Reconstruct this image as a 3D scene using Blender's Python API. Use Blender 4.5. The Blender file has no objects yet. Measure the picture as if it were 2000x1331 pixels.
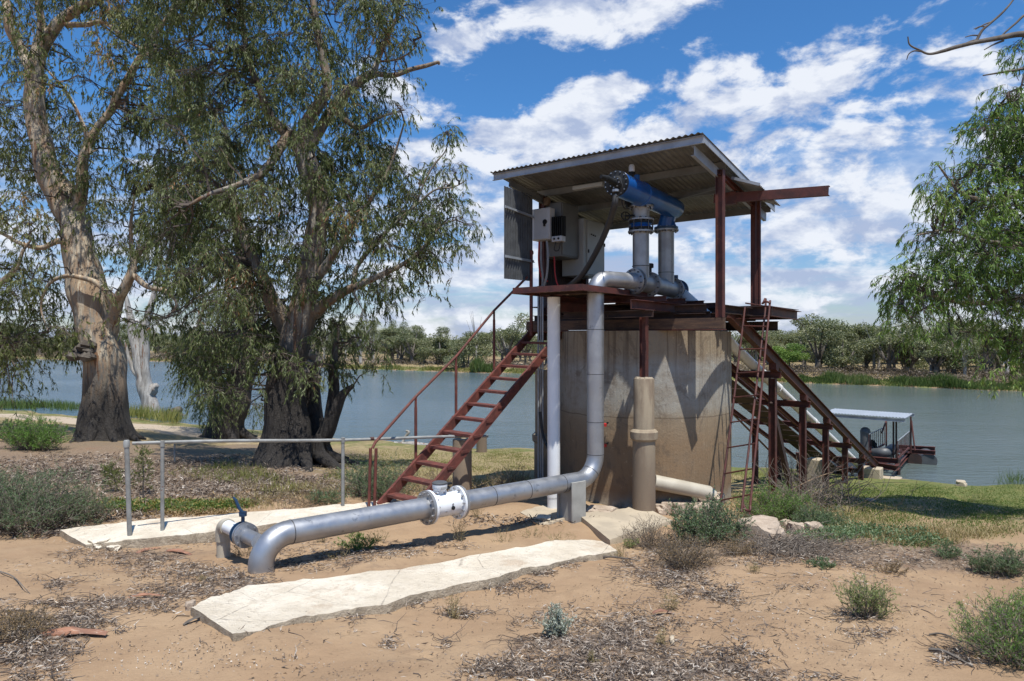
import bpy, bmesh, math, random
import numpy as np
from mathutils import Vector, Matrix, noise
random.seed(7)
rng = np.random.default_rng(7)
V = Vector
col = bpy.context.scene.collection
S = bpy.context.scene

# ---------------------------------------------------------------- camera, sky, sun
FPX = 1333.333           # focal length in pixels of the 2000 px wide photograph (24 mm on 36 mm)
cd = bpy.data.cameras.new("camera"); cam = bpy.data.objects.new("camera", cd); col.objects.link(cam)
cd.lens = 24; cd.sensor_width = 36; cd.clip_end = 3000; cd.clip_start = 0.05
cam.location = (0, 0, 0); cam.rotation_euler = (math.radians(90), 0, 0)
S.camera = cam
S.view_settings.view_transform = 'Standard'
S.view_settings.look = 'None'
S.view_settings.gamma = 1
S.view_settings.exposure = 0.22
SUN_EL, SUN_AZ = math.radians(68), math.atan2(0.36, -0.93)   # azimuth measured from +Y towards +X
SUN_STRENGTH, SKY_STRENGTH = 5.0, 0.092

w = bpy.data.worlds.new("World"); S.world = w; w.use_nodes = True
def build_world():
    nt = w.node_tree; N = nt.nodes; L = nt.links; N.clear()
    def nd(t, **k):
        n = N.new(t)
        for a, b in k.items(): setattr(n, a, b)
        return n
    def mth(op, a, b=None, c=None, clamp=False):
        n = nd('ShaderNodeMath', operation=op, use_clamp=clamp)
        for i, v in enumerate((a, b, c)):
            if v is None: continue
            if isinstance(v, (int, float)): n.inputs[i].default_value = v
            else: L.new(v, n.inputs[i])
        return n.outputs[0]
    def vm(op, a, b=None):
        n = nd('ShaderNodeVectorMath', operation=op)
        for i, v in enumerate((a, b)):
            if v is None: continue
            if isinstance(v, (tuple, list)): n.inputs[i].default_value = v
            else: L.new(v, n.inputs[i])
        return n
    sky = nd('ShaderNodeTexSky', sky_type='NISHITA', sun_disc=False)
    sky.sun_elevation = SUN_EL; sky.sun_rotation = SUN_AZ
    sky.air_density = 1.0; sky.dust_density = 0.35; sky.ozone_density = 2.0
    tc = nd('ShaderNodeTexCoord'); d = tc.outputs['Generated']
    sep = nd('ShaderNodeSeparateXYZ'); L.new(d, sep.inputs[0])
    dz = mth('MAXIMUM', sep.outputs[2], 0.0)
    den = mth('ADD', dz, 0.16)
    cx = mth('DIVIDE', sep.outputs[0], den); cy = mth('DIVIDE', sep.outputs[1], den)
    cb = nd('ShaderNodeCombineXYZ'); L.new(cx, cb.inputs[0]); L.new(cy, cb.inputs[1])
    def fbm(vec, sc, det, rough, dist=0.0):
        n = nd('ShaderNodeTexNoise'); n.inputs['Scale'].default_value = sc; n.inputs['Detail'].default_value = det
        n.inputs['Roughness'].default_value = rough; n.inputs['Distortion'].default_value = dist
        L.new(vec, n.inputs['Vector']); return n.outputs[0]
    # billowy noise on the direction itself near clouds, plus flattened sheets
    dv = vm('MULTIPLY', d, (1, 1, 1.9)).outputs[0]
    n1 = fbm(dv, 10.5, 9, 0.60, 0.2)
    up = vm('ADD', dv, (0.012, -0.02, 0.05)).outputs[0]
    n2 = fbm(up, 10.5, 5, 0.58, 0.2)
    n3 = fbm(cb.outputs[0], 1.7, 7, 0.62, 0.3)
    nn = mth('ADD', mth('MULTIPLY', n1, 1.12), mth('MULTIPLY', n3, 0.10))
    # where the banks of cloud and the clear gaps lie (directions fixed in the world)
    blobs = [(1190,15,200,55,.30),(890,85,88,36,.34),(1130,205,105,68,.32),(1245,165,60,30,.14),(975,260,62,28,.36),
             (1600,95,260,60,.13),(1830,150,200,60,.14),(1420,200,130,60,.09),(1330,265,120,40,.17),(1700,270,270,60,.15),
             (1080,300,90,22,.12),(1650,400,300,60,.12),(1660,470,170,36,.13),(770,175,60,30,.24),(760,300,160,60,.10),(330,330,300,80,.05),(840,430,160,60,.10),(1300,330,600,60,.03),(870,320,120,50,.10),
             (1000,150,110,60,-.26),(1010,350,45,18,-.12),(1090,110,110,30,-.12),(1700,8,130,22,-.15),(1330,60,60,60,-.08),(1540,300,52,24,-.26),(1480,40,60,40,-.16),(1500,240,50,20,-.12),(1250,110,60,40,-.16),(1740,222,110,15,-.12),
             (930,200,60,30,-.10),(1040,100,80,50,-.10),(850,30,80,30,-.12),(1800,420,120,14,-.13),(1260,205,40,20,-.08),(1370,265,40,14,-.10),(1460,430,60,12,-.10),
             (300,150,500,260,-.14),(700,330,120,60,-.10),(1900,230,80,20,-.10),(1830,310,60,14,-.12)]
    acc = None
    for px, py, rx, ry, wt in blobs:
        c = V(((px-1000)/FPX, 1, (665.5-py)/FPX)); ln = c.length; c.normalize()
        n = vm('SUBTRACT', d, tuple(c))
        k = 1.0/ln/FPX
        n = vm('MULTIPLY', n.outputs[0], (1/(rx*k*1.0), 1/(rx*k*1.6), 1/(ry*k)))
        n = vm('DOT_PRODUCT', n.outputs[0], n.outputs[0])
        e = mth('MULTIPLY', mth('EXPONENT', mth('MULTIPLY', n.outputs['Value'], -0.9)), wt)
        acc = e if acc is None else mth('ADD', acc, e)
    low = nd('ShaderNodeMapRange'); low.inputs[1].default_value = 0.0; low.inputs[2].default_value = 0.22
    low.inputs[3].default_value = 0.06; low.inputs[4].default_value = 0.0; L.new(dz, low.inputs[0])
    dens = mth('ADD', mth('ADD', nn, acc), low.outputs[0])
    # cloud cover cut behind the camera and overhead to lessen fill on shaded faces
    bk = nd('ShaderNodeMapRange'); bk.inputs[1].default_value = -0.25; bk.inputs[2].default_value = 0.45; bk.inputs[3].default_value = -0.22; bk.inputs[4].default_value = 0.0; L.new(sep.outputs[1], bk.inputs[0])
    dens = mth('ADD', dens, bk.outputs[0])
    al = nd('ShaderNodeMapRange', interpolation_type='SMOOTHSTEP'); al.inputs[1].default_value = 0.625; al.inputs[2].default_value = 0.80
    L.new(dens, al.inputs[0])
    # thin low sheets
    vs = vm('MULTIPLY', d, (2.2, 2.2, 16)).outputs[0]
    n4 = fbm(vs, 2.2, 7, 0.6, 0.4)
    st = nd('ShaderNodeMapRange', interpolation_type='SMOOTHSTEP'); st.inputs[1].default_value = 0.36; st.inputs[2].default_value = 0.60; L.new(n4, st.inputs[0])
    lw = nd('ShaderNodeMapRange', interpolation_type='SMOOTHSTEP'); lw.inputs[1].default_value = 0.12; lw.inputs[2].default_value = 0.30
    lw.inputs[3].default_value = 0.95; lw.inputs[4].default_value = 0.0; L.new(dz, lw.inputs[0])
    fr_ = nd('ShaderNodeMapRange'); fr_.inputs[1].default_value = -0.2; fr_.inputs[2].default_value = 0.4; fr_.inputs[3].default_value = 0.35; L.new(sep.outputs[1], fr_.inputs[0])  # low sheets cut behind the camera too, for less fill
    st2 = mth('MULTIPLY', mth('MULTIPLY', st.outputs[0], lw.outputs[0]), fr_.outputs[0])
    alpha = mth('SUBTRACT', 1.0, mth('MULTIPLY', mth('SUBTRACT', 1.0, al.outputs[0]), mth('SUBTRACT', 1.0, st2)))
    alpha = mth('MULTIPLY', alpha, 0.95)
    # self shading of the clouds from above
    sh = nd('ShaderNodeMapRange'); sh.inputs[1].default_value = -0.10; sh.inputs[2].default_value = 0.10; sh.inputs[3].default_value = 0.0; sh.inputs[4].default_value = 1.0
    L.new(mth('SUBTRACT', n1, n2), sh.inputs[0])
    cc = nd('ShaderNodeMix', data_type='RGBA'); L.new(sh.outputs[0], cc.inputs[0])
    cc.inputs[6].default_value = (0.38, 0.45, 0.62, 1); cc.inputs[7].default_value = (0.76, 0.79, 0.85, 1)
    sc = vm('SCALE', sky.outputs[0]); sc.inputs[3].default_value = 1.0
    el = nd("ShaderNodeMapRange"); el.inputs[1].default_value = 0.0; el.inputs[2].default_value = 0.30; L.new(dz, el.inputs[0])
    tm_ = nd("ShaderNodeMix", data_type="RGBA"); L.new(el.outputs[0], tm_.inputs[0]); tm_.inputs[6].default_value = (0.80*SKY_STRENGTH, 0.84*SKY_STRENGTH, 1.0*SKY_STRENGTH, 1); tm_.inputs[7].default_value = (0.50*SKY_STRENGTH, 0.98*SKY_STRENGTH, 1.40*SKY_STRENGTH, 1)
    tint = vm("MULTIPLY", sc.outputs[0], tm_.outputs[2])
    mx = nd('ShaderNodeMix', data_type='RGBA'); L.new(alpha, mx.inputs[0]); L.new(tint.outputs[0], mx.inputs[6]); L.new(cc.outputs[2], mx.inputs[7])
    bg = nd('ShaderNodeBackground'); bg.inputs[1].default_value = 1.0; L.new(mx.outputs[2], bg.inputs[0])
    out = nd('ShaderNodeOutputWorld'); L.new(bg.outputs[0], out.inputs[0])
build_world()
w.cycles.sampling_method = 'MANUAL'; w.cycles.sample_map_resolution = 512

sd = bpy.data.lights.new("sun", 'SUN'); sd.energy = SUN_STRENGTH; sd.angle = math.radians(0.53); sd.color = (1, 0.96, 0.88)
so = bpy.data.objects.new("sun", sd); col.objects.link(so)
sdir = V((math.sin(SUN_AZ)*math.cos(SUN_EL), math.cos(SUN_AZ)*math.cos(SUN_EL), math.sin(SUN_EL)))
so.rotation_euler = sdir.to_track_quat('Z', 'Y').to_euler(); so.location = sdir*60
S.cycles.max_bounces = 6; S.cycles.transparent_max_bounces = 8; S.cycles.diffuse_bounces = 3; S.cycles.glossy_bounces = 3

# ---------------------------------------------------------------- helpers
def P(px, py, Y):
    """world point seen at photo pixel (px,py) at depth Y"""
    return V(((px-1000)/FPX*Y, Y, (665.5-py)/FPX*Y))
def PZ(px, py, z):
    """world point on the level plane z seen at pixel"""
    Y = z*FPX/(665.5-py)
    return P(px, py, Y)

ORIG = {}
def tag(o, label=None, cat=None, group=None, kind=None):
    if label: o['label'] = label
    if cat: o['category'] = cat
    if group: o['group'] = group
    if kind: o['kind'] = kind
    return o
def empty(name, loc, label=None, cat=None, group=None):
    o = bpy.data.objects.new(name, None); col.objects.link(o); o.location = loc; o.empty_display_size = .2
    ORIG[o] = V(loc); return tag(o, label, cat, group)

def link_mesh(name, me, mat, parent=None, origin=None):
    o = bpy.data.objects.new(name, me); col.objects.link(o)
    if mat is not None: me.materials.append(mat)
    if parent is not None:
        o.parent = parent; ORIG[o] = ORIG[parent]
    else:
        o.location = origin if origin is not None else (0, 0, 0); ORIG[o] = V(o.location)
    return o

class MB:
    def __init__(s): s.v = []; s.f = []
    def add(s, vs, fs):
        b = len(s.v); s.v.extend([tuple(x) for x in vs]); s.f.extend([tuple(i+b for i in f) for f in fs]); return s
    def build(s, name, mat, parent=None, origin=None, sharp=38, bevel=0):
        me = bpy.data.meshes.new(name)
        o_ = ORIG[parent] if parent is not None else (V(origin) if origin is not None else V((0, 0, 0)))
        ox, oy, oz = o_
        me.from_pydata([(x-ox, y-oy, z-oz) for x, y, z in s.v], [], s.f)
        me.update()
        bm = bmesh.new(); bm.from_mesh(me); bmesh.ops.recalc_face_normals(bm, faces=bm.faces); bm.to_mesh(me); bm.free()
        me.shade_smooth(); me.set_sharp_from_angle(angle=math.radians(sharp))
        o = link_mesh(name, me, mat, parent, o_ if parent is None else None)
        if bevel:
            m = o.modifiers.new('bevel', 'BEVEL'); m.width = bevel; m.segments = 2; m.limit_method = 'ANGLE'
        return o
    def box(s, c, sx, sy, sz, ax=(1,0,0), ay=(0,1,0), az=(0,0,1)):
        c = V(c); ax = V(ax)*sx/2; ay = V(ay)*sy/2; az = V(az)*sz/2
        vs = [c+ax*i+ay*j+az*k for i in (-1,1) for j in (-1,1) for k in (-1,1)]
        return s.add(vs, [(0,1,3,2),(4,6,7,5),(0,4,5,1),(2,3,7,6),(0,2,6,4),(1,5,7,3)])
    def beam(s, p0, p1, w_, h, kind='box', up=(0,0,1), t=.012):
        """profile extruded from p0 to p1; w_ across, h along up"""
        p0 = V(p0); p1 = V(p1); d = (p1-p0).normalized(); x = d.cross(V(up))
        if x.length < 1e-4: x = d.cross(V((0,1,0)))
        x.normalize(); y = x.cross(d).normalized()
        a, b = w_/2, h/2
        if kind == 'I': pr = [(-a,-b),(a,-b),(a,-b+t),(t/2,-b+t),(t/2,b-t),(a,b-t),(a,b),(-a,b),(-a,b-t),(-t/2,b-t),(-t/2,-b+t),(-a,-b+t)]
        elif kind == 'C': pr = [(-a,-b),(a,-b),(a,-b+t),(-a+t,-b+t),(-a+t,b-t),(a,b-t),(a,b),(-a,b)]
        elif kind == 'CR': pr = [(a,-b),(-a,-b),(-a,-b+t),(a-t,-b+t),(a-t,b-t),(-a,b-t),(-a,b),(a,b)]
        elif kind == 'L': pr = [(-a,-b),(a,-b),(a,-b+t),(-a+t,-b+t),(-a+t,b),(-a,b)]
        else: pr = [(-a,-b),(a,-b),(a,b),(-a,b)]
        n = len(pr)
        vs = [p0+x*u+y*v for u, v in pr]+[p1+x*u+y*v for u, v in pr]
        return s.add(vs, [(i,(i+1)%n,n+(i+1)%n,n+i) for i in range(n)]+[tuple(range(n)), tuple(range(2*n-1, n-1, -1))])
    def tube(s, pts, rad, seg=10, cap=True, jit=0, elong=None):
        pts = [V(p) for p in pts]; n = len(pts)
        if not hasattr(rad, '__len__'): rad = [rad]*n
        tang = [(pts[min(i+1,n-1)]-pts[max(i-1,0)]).normalized() for i in range(n)]
        x = tang[0].orthogonal().normalized(); vs = []
        for i in range(n):
            x = (x-tang[i]*x.dot(tang[i])).normalized(); y = tang[i].cross(x)
            for k in range(seg):
                a = 2*math.pi*k/seg; r = rad[i]
                if jit: r *= 1+jit*(noise.noise(V((math.cos(a)*1.3+pts[i].x*.9, math.sin(a)*1.3+pts[i].y*.9, pts[i].z*.9)))*1.6)
                vs.append(pts[i]+x*math.cos(a)*r+y*math.sin(a)*r)
        fs = [(i*seg+k, i*seg+(k+1)%seg, (i+1)*seg+(k+1)%seg, (i+1)*seg+k) for i in range(n-1) for k in range(seg)]
        if cap: fs += [tuple(range(seg-1,-1,-1)), tuple((n-1)*seg+k for k in range(seg))]
        return s.add(vs, fs)
    def lathe(s, c, axis, prof, seg=24, caps=True):
        """prof: (distance along axis, radius)"""
        c = V(c); d = V(axis).normalized(); x = d.orthogonal().normalized(); y = d.cross(x)
        vs = []
        for t, r in prof:
            for k in range(seg):
                a = 2*math.pi*k/seg; vs.append(c+d*t+x*math.cos(a)*r+y*math.sin(a)*r)
        n = len(prof)
        fs = [(i*seg+k, i*seg+(k+1)%seg, (i+1)*seg+(k+1)%seg, (i+1)*seg+k) for i in range(n-1) for k in range(seg)]
        if caps: fs += [tuple(range(seg-1,-1,-1)), tuple((n-1)*seg+k for k in range(seg))]
        return s.add(vs, fs)
    def bolts(s, c, axis, R, n, r=.012, L_=.03, ph=0):
        c = V(c); d = V(axis).normalized(); x = d.orthogonal().normalized(); y = d.cross(x)
        for k in range(n):
            a = 2*math.pi*k/n+ph; p = c+x*math.cos(a)*R+y*math.sin(a)*R
            s.lathe(p, d, [(-L_/2, r), (L_/2, r)], seg=6)
        return s
    def corr(s, o, u, v, lu, lv, pitch=.076, amp=.008, th=.0015, n_v=2, bend=None):
        """corrugated sheet from o, spanning u*lu (waves across u) and v*lv"""
        o = V(o); u = V(u).normalized(); v = V(v).normalized(); nn = u.cross(v).normalized()
        m = max(4, int(lu/pitch*8))
        vs = []
        for side in (0, 1):
            for j in range(n_v):
                for i in range(m+1):
                    a = lu*i/m
                    vs.append(o+u*a+v*(lv*j/(n_v-1))+nn*(amp*math.sin(2*math.pi*a/pitch)+(th if side else 0)))
        W = m+1; K = W*n_v; fs = []
        for j in range(n_v-1):
            for i in range(m):
                a = j*W+i; fs.append((a, a+1, a+W+1, a+W)); fs.append((K+a, K+a+W, K+a+W+1, K+a+1))
        for i in range(m):
            fs.append((i, K+i, K+i+1, i+1)); a = (n_v-1)*W+i; fs.append((a, a+1, K+a+1, K+a))
        return s.add(vs, fs)

def arc(c, a, b, R, n=10, a0=0, a1=math.pi/2):
    """points c + R(cos t a + sin t b)"""
    return [V(c)+V(a)*R*math.cos(a0+(a1-a0)*i/n)+V(b)*R*math.sin(a0+(a1-a0)*i/n) for i in range(n+1)]
def fillet(pts, R, n=8):
    """polyline with rounded corners"""
    pts = [V(p) for p in pts]; out = [pts[0]]
    for i in range(1, len(pts)-1):
        a = (pts[i-1]-pts[i]).normalized(); b = (pts[i+1]-pts[i]).normalized()
        ang = a.angle(b); tlen = R/math.tan(ang/2); cc = pts[i]+(a+b).normalized()*(R/math.sin(ang/2))
        p0 = pts[i]+a*tlen; p1 = pts[i]+b*tlen
        u = (p0-cc); v = (p1-cc); th = u.angle(v)
        for k in range(n+1):
            s_ = k/n; out.append(cc+(u*math.sin((1-s_)*th)+v*math.sin(s_*th))/math.sin(th))
    out.append(pts[-1]); return out
def smooth_path(pts, n=6):
    pts = [V(p) for p in pts]
    if len(pts) < 3: return pts
    q = [pts[0]*2-pts[1]]+pts+[pts[-1]*2-pts[-2]]; out = []
    for i in range(1, len(q)-2):
        for k in range(n):
            t = k/n; a, b, c, d = q[i-1], q[i], q[i+1], q[i+2]
            out.append(.5*((2*b)+(c-a)*t+(2*a-5*b+4*c-d)*t*t+(3*b-a-3*c+d)*t**3))
    out.append(pts[-1]); return out

# ---------------------------------------------------------------- materials
def srgb(r, g, b):
    f = lambda c: (c/255/12.92 if c/255 <= .04045 else ((c/255+.055)/1.055)**2.4)
    return (f(r), f(g), f(b), 1)
class NT:
    def __init__(s, name):
        s.m = bpy.data.materials.new(name); s.m.use_nodes = True; s.t = s.m.node_tree; s.N = s.t.nodes; s.L = s.t.links
        s.b = s.N['Principled BSDF']
    def n(s, t, ins=None, **k):
        x = s.N.new(t)
        for a, b in k.items(): setattr(x, a, b)
        for a, b in (ins or {}).items():
            if hasattr(b, 'is_linked') or isinstance(b, bpy.types.NodeSocket): s.L.new(b, x.inputs[a])
            else: x.inputs[a].default_value = b
        return x
    def noise(s, vec, scale, detail=5, rough=.6, dist=0):
        return s.n('ShaderNodeTexNoise', {'Vector': vec, 'Scale': scale, 'Detail': detail, 'Roughness': rough, 'Distortion': dist}).outputs[0]
    def ramp(s, fac, stops):
        r = s.n('ShaderNodeValToRGB', {'Fac': fac}); e = r.color_ramp.elements
        while len(e) < len(stops): e.new(.5)
        for el, (p, c) in zip(e, stops): el.position = p; el.color = c if len(c) == 4 else (*c, 1)
        return r.outputs[0]
    def mix(s, f, a, b, mode='MIX'):
        x = s.n('ShaderNodeMix', data_type='RGBA', blend_type=mode)
        for i, v in ((0, f), (6, a), (7, b)):
            if isinstance(v, bpy.types.NodeSocket): s.L.new(v, x.inputs[i])
            else: x.inputs[i].default_value = v if i == 0 else (v if len(v) == 4 else (*v, 1))
        return x.outputs[2]
    def rng(s, f, a, b, c=0., d=1., smooth=True):
        return s.n('ShaderNodeMapRange', {0: f, 1: a, 2: b, 3: c, 4: d}, interpolation_type='SMOOTHSTEP' if smooth else 'LINEAR').outputs[0]
    def math(s, op, a, b=0.):
        return s.n('ShaderNodeMath', {0: a, 1: b}, operation=op).outputs[0]
    def scale(s, vec, v):
        return s.n('ShaderNodeVectorMath', {0: vec, 1: v}, operation='MULTIPLY').outputs[0]
    def bump(s, h, st, dist=.02):
        x = s.n('ShaderNodeBump', {'Height': h, 'Strength': st, 'Distance': dist}); s.L.new(x.outputs[0], s.b.inputs['Normal']); return x
    def out(s, c=None, r=None, m=None, spec=None):
        for k, v in (('Base Color', c), ('Roughness', r), ('Metallic', m), ('Specular IOR Level', spec)):
            if v is None: continue
            if isinstance(v, bpy.types.NodeSocket): s.L.new(v, s.b.inputs[k])
            else: s.b.inputs[k].default_value = v if not isinstance(v, tuple) else (v if len(v) == 4 else (*v, 1))
        return s.m
    @property
    def obj(s): return s.n('ShaderNodeTexCoord').outputs['Object']
    @property
    def pos(s): return s.n('ShaderNodeNewGeometry').outputs['Position']

def simple(name, c1, c2, scale=6, rough=.6, metal=0., c3=None, t3=.62, s3=20, bump=.2, bs=40, r2=None, stretch=(1,1,1), bd=.004, spec=None):
    t = NT(name); o = t.pos; v = t.scale(o, stretch)
    c = t.mix(t.rng(t.noise(v, scale, 6), .36, .64), c1, c2)
    rr = rough
    if c3 is not None:
        k = t.rng(t.noise(v, s3, 6, .7), t3, t3+.07); c = t.mix(k, c, c3)
    if r2 is not None: rr = t.rng(t.noise(v, scale*2.3, 5), .35, .65, rough, r2)
    if bump: t.bump(t.noise(v, bs, 6, .7), bump, bd)
    return t.out(c, rr, metal, spec)
M = {}
M['redsteel'] = simple('red_oxide_steel', (.105,.030,.022), (.058,.020,.017), 5, .62, 0, (.14,.062,.035), .60, 14, .35, 60)
M['redwood'] = simple('red_stained_stair', (.15,.040,.028), (.085,.026,.020), 7, .75, 0, (.16,.085,.055), .58, 16, .5, 50)
M['darkrust'] = simple('dark_rusted_steel', (.055,.028,.022), (.030,.018,.016), 5, .75, 0, (.12,.05,.028), .62, 12, .4, 50)
M['timber'] = simple('weathered_beam', (.105,.060,.036), (.055,.032,.024), 3, .8, 0, (.17,.10,.06), .6, 9, .5, 30, stretch=(1,1,6))
M['plank'] = simple('walkway_planks', (.26,.17,.10), (.15,.10,.06), 4, .8, 0, (.08,.05,.03), .6, 9, .4, 30)
M['alu'] = simple('dull_aluminium_pipe', (.42,.43,.45), (.33,.34,.36), 2.2, .38, .75, (.26,.27,.29), .60, 7, .06, 30, r2=.52)
M['steelpipe'] = simple('cast_pipe_silver', (.36,.36,.36), (.27,.27,.27), 3, .45, .55, (.2,.2,.2), .62, 10, .1, 30)
M['galv'] = simple('galvanised_sheet', (.38,.40,.42), (.29,.31,.33), 3, .5, .55, (.22,.22,.22), .62, 6, .05, 20, r2=.65)
M['galvdull'] = simple('galvanised_purlin', (.36,.39,.43), (.27,.29,.32), 3, .55, .35, None, bump=.05)
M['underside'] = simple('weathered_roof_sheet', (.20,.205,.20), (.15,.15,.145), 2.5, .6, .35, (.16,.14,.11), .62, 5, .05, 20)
M['pvc'] = simple('white_pvc', (.74,.75,.76), (.68,.69,.70), 2, .38, 0, None, bump=.02)
M['pvccream'] = simple('aged_pvc', (.46,.42,.34), (.38,.34,.27), 3, .5, 0, None, bump=.05)
M['white'] = simple('white_enamel', (.74,.76,.78), (.66,.68,.70), 3, .35, 0, (.45,.44,.42), .68, 14, .04, 30)
M['blue'] = simple('blue_epoxy', (.008,.085,.33), (.007,.066,.26), 3, .28, 0, (.05,.14,.33), .68, 9, .04, 20)
M['bluedark'] = simple('dark_blue_valve', (.014,.05,.11), (.010,.035,.08), 4, .45, 0, None, bump=.1)
M['black'] = simple('black_plastic', (.012,.013,.014), (.018,.019,.020), 6, .6, 0, None, bump=.08, spec=.25)
M['rubber'] = simple('black_rubber', (.022,.022,.024), (.03,.03,.031), 6, .7, 0, None, bump=.15)
M['bolt'] = simple('zinc_bolts', (.45,.45,.46), (.36,.36,.37), 9, .4, .8, None, bump=0)
M['ring'] = simple('dark_weld_seam', (.07,.07,.075), (.11,.11,.115), 9, .6, .4, None, bump=.1)
M['cab'] = simple('grey_cabinet_paint', (.36,.37,.36), (.32,.33,.32), 2, .45, 0, None, bump=.02)
M['cab2'] = simple('dark_grey_cabinet', (.15,.155,.155), (.12,.125,.125), 2, .5, 0, None, bump=.02)
M['cab3'] = simple('pale_switch_box', (.52,.53,.54), (.47,.48,.49), 2, .4, 0, None, bump=.02)
M['redcable'] = simple('red_cable', (.45,.02,.02), (.38,.02,.02), 5, .5, 0, None, bump=0)
M['greycable'] = simple('grey_conduit', (.30,.30,.30), (.24,.24,.24), 5, .6, 0, None, bump=0)
def mat_slab():
    t = NT('lime_washed_concrete'); p = t.pos
    a = t.noise(p, 1.7, 7, .65); b = t.noise(p, 6.5, 7, .7); c_ = t.noise(p, 26, 6, .72)
    c = t.mix(t.rng(a, .36, .62), (.82,.735,.60), (.68,.59,.46))
    c = t.mix(t.rng(b, .50, .66, 0, .5), c, (.52,.44,.33))
    c = t.mix(t.rng(t.noise(p, 1.1, 8, .7, .6), .56, .64, 0, .5), c, (.50,.36,.24))
    c = t.mix(t.rng(c_, .62, .70, 0, .75), c, (.24,.19,.14))
    v = t.n('ShaderNodeTexVoronoi', {'Vector': p, 'Scale': .9}, feature='DISTANCE_TO_EDGE').outputs[0]
    c = t.mix(t.rng(t.math('ADD', v, t.math('MULTIPLY', b, .03)), .012, .022, .6, 0), c, (.16,.12,.09))
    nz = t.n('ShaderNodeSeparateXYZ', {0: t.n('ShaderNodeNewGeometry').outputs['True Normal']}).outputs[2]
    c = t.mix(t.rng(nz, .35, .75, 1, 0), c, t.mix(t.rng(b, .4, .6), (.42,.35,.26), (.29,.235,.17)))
    t.bump(t.math('ADD', c_, t.math('MULTIPLY', b, 1.6)), 1.0, .022)
    return t.out(c, .92)
M['slab'] = mat_slab()
M['slab2'] = simple('bare_concrete', (.46,.385,.28), (.37,.31,.23), 2.5, .9, 0, (.25,.21,.165), .62, 9, .6, 30, bd=.008)
M['stan'] = simple('cement_stanchion', (.34,.335,.31), (.27,.265,.245), 4, .85, 0, (.20,.13,.07), .69, 5, .3, 40)
M['rock'] = simple('pale_pink_rubble', (.47,.38,.295), (.33,.255,.19), 4, .9, 0, (.58,.51,.42), .58, 8, .9, 18, bd=.02)
M['railgrey'] = simple('grey_rail_paint', (.27,.275,.265), (.20,.20,.19), 6, .55, .1, (.16,.07,.045), .64, 7, .2, 40)
M['pontoonsheet'] = simple('pontoon_roof_sheet', (.40,.43,.46), (.33,.36,.39), 2, .5, .3, None, bump=.02)
M['tank'] = simple('grey_pump_body', (.10,.105,.11), (.075,.08,.085), 4, .5, .1, (.2,.17,.14), .64, 8, .2, 20)
def mat_tower():
    t = NT('stained_concrete_tower'); p = t.pos
    st = t.scale(p, (3.2, 3.2, .35)); n1 = t.noise(st, 2.2, 8, .65); n2 = t.noise(p, 1.6, 7, .6); n3 = t.noise(p, 11, 6, .7)
    z = t.n('ShaderNodeSeparateXYZ', {0: p}).outputs[2]
    zz = t.math('ADD', z, t.math('MULTIPLY', t.math('SUBTRACT', n2, .5), .30))
    zr = t.n('ShaderNodeMapRange', {0: zz, 1: -3.2, 2: .25, 3: 0., 4: 1.}).outputs[0]
    base = t.ramp(zr, [(0, (0.176,0.148,0.112)), (.06, (0.240,0.212,0.168)), (.12, (0.212,0.136,0.076)), (.38, (0.240,0.164,0.096)), (.50, (0.264,0.204,0.136)), (.56, (0.304,0.280,0.232)), (.60, (0.312,0.296,0.256)), (.78, (0.328,0.320,0.288)), (.86, (0.288,0.232,0.160)), (1, (0.272,0.220,0.152))])
    c = t.mix(t.rng(n1, .45, .72, 0, .30), base, (.16,.105,.065)); c = t.mix(t.rng(t.noise(t.scale(p,(1,1,1.6)), 2.6, 8, .7), .42, .68, 0, .5), c, (.20,.15,.10))
    c = t.mix(t.rng(n3, .60, .72, 0, .6), c, (.45,.37,.27))
    c = t.mix(t.rng(t.noise(t.scale(p, (5,5,.25)), 3, 5, .7), .63, .70, 0, .22), c, (.10,.065,.04))
    c = t.mix(t.rng(t.noise(t.scale(p, (1.4,1.4,1)), 1.5, 10, .72, .8), .54, .60, 0, .45), c, (.115,.085,.06))
    c = t.mix(t.rng(t.noise(p, 45, 3, .6), .68, .74, 0, .7), c, (.06,.045,.035))
    c = t.mix(t.math('MULTIPLY', t.rng(zr, .10, .02, 0, 1), t.rng(n3, .40, .58)), c, (.36,.32,.26))
    c = t.mix(t.math('MULTIPLY', t.rng(t.noise(t.scale(p, (7,7,.18)), 1.6, 4, .6), .52, .60), t.rng(z, -1.1, .1, 0, .6)), c, (.085,.06,.042))
    # pour joints
    j = t.n('ShaderNodeMath', {0: t.math('ADD', z, t.math('MULTIPLY', t.math('SUBTRACT', t.noise(p, 3, 4), .5), .06)), 1: -1.42, 2: .012}, operation='COMPARE').outputs[0]
    c = t.mix(t.math('MULTIPLY', j, .55), c, (.10,.07,.045))
    t.bump(t.math('ADD', t.noise(p, 28, 8, .7), t.math('MULTIPLY', t.noise(p, 4, 5), 1.5)), .55, .015)
    return t.out(c, .88)
M['tower'] = mat_tower()
M['pillar'] = (lambda: (lambda t: (t.bump(t.noise(t.pos, 30, 7, .7), .5, .008), t.out(
    t.mix(t.rng(t.noise(t.scale(t.pos, (2,2,.5)), 3, 6), .40, .65), t.mix(t.rng(t.n('ShaderNodeSeparateXYZ', {0: t.pos}).outputs[2], -3.0, -1.2), (.17,.125,.09), (.33,.27,.19)), (.20,.15,.105)), .88))[1])(NT('old_concrete_column')))()

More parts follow.
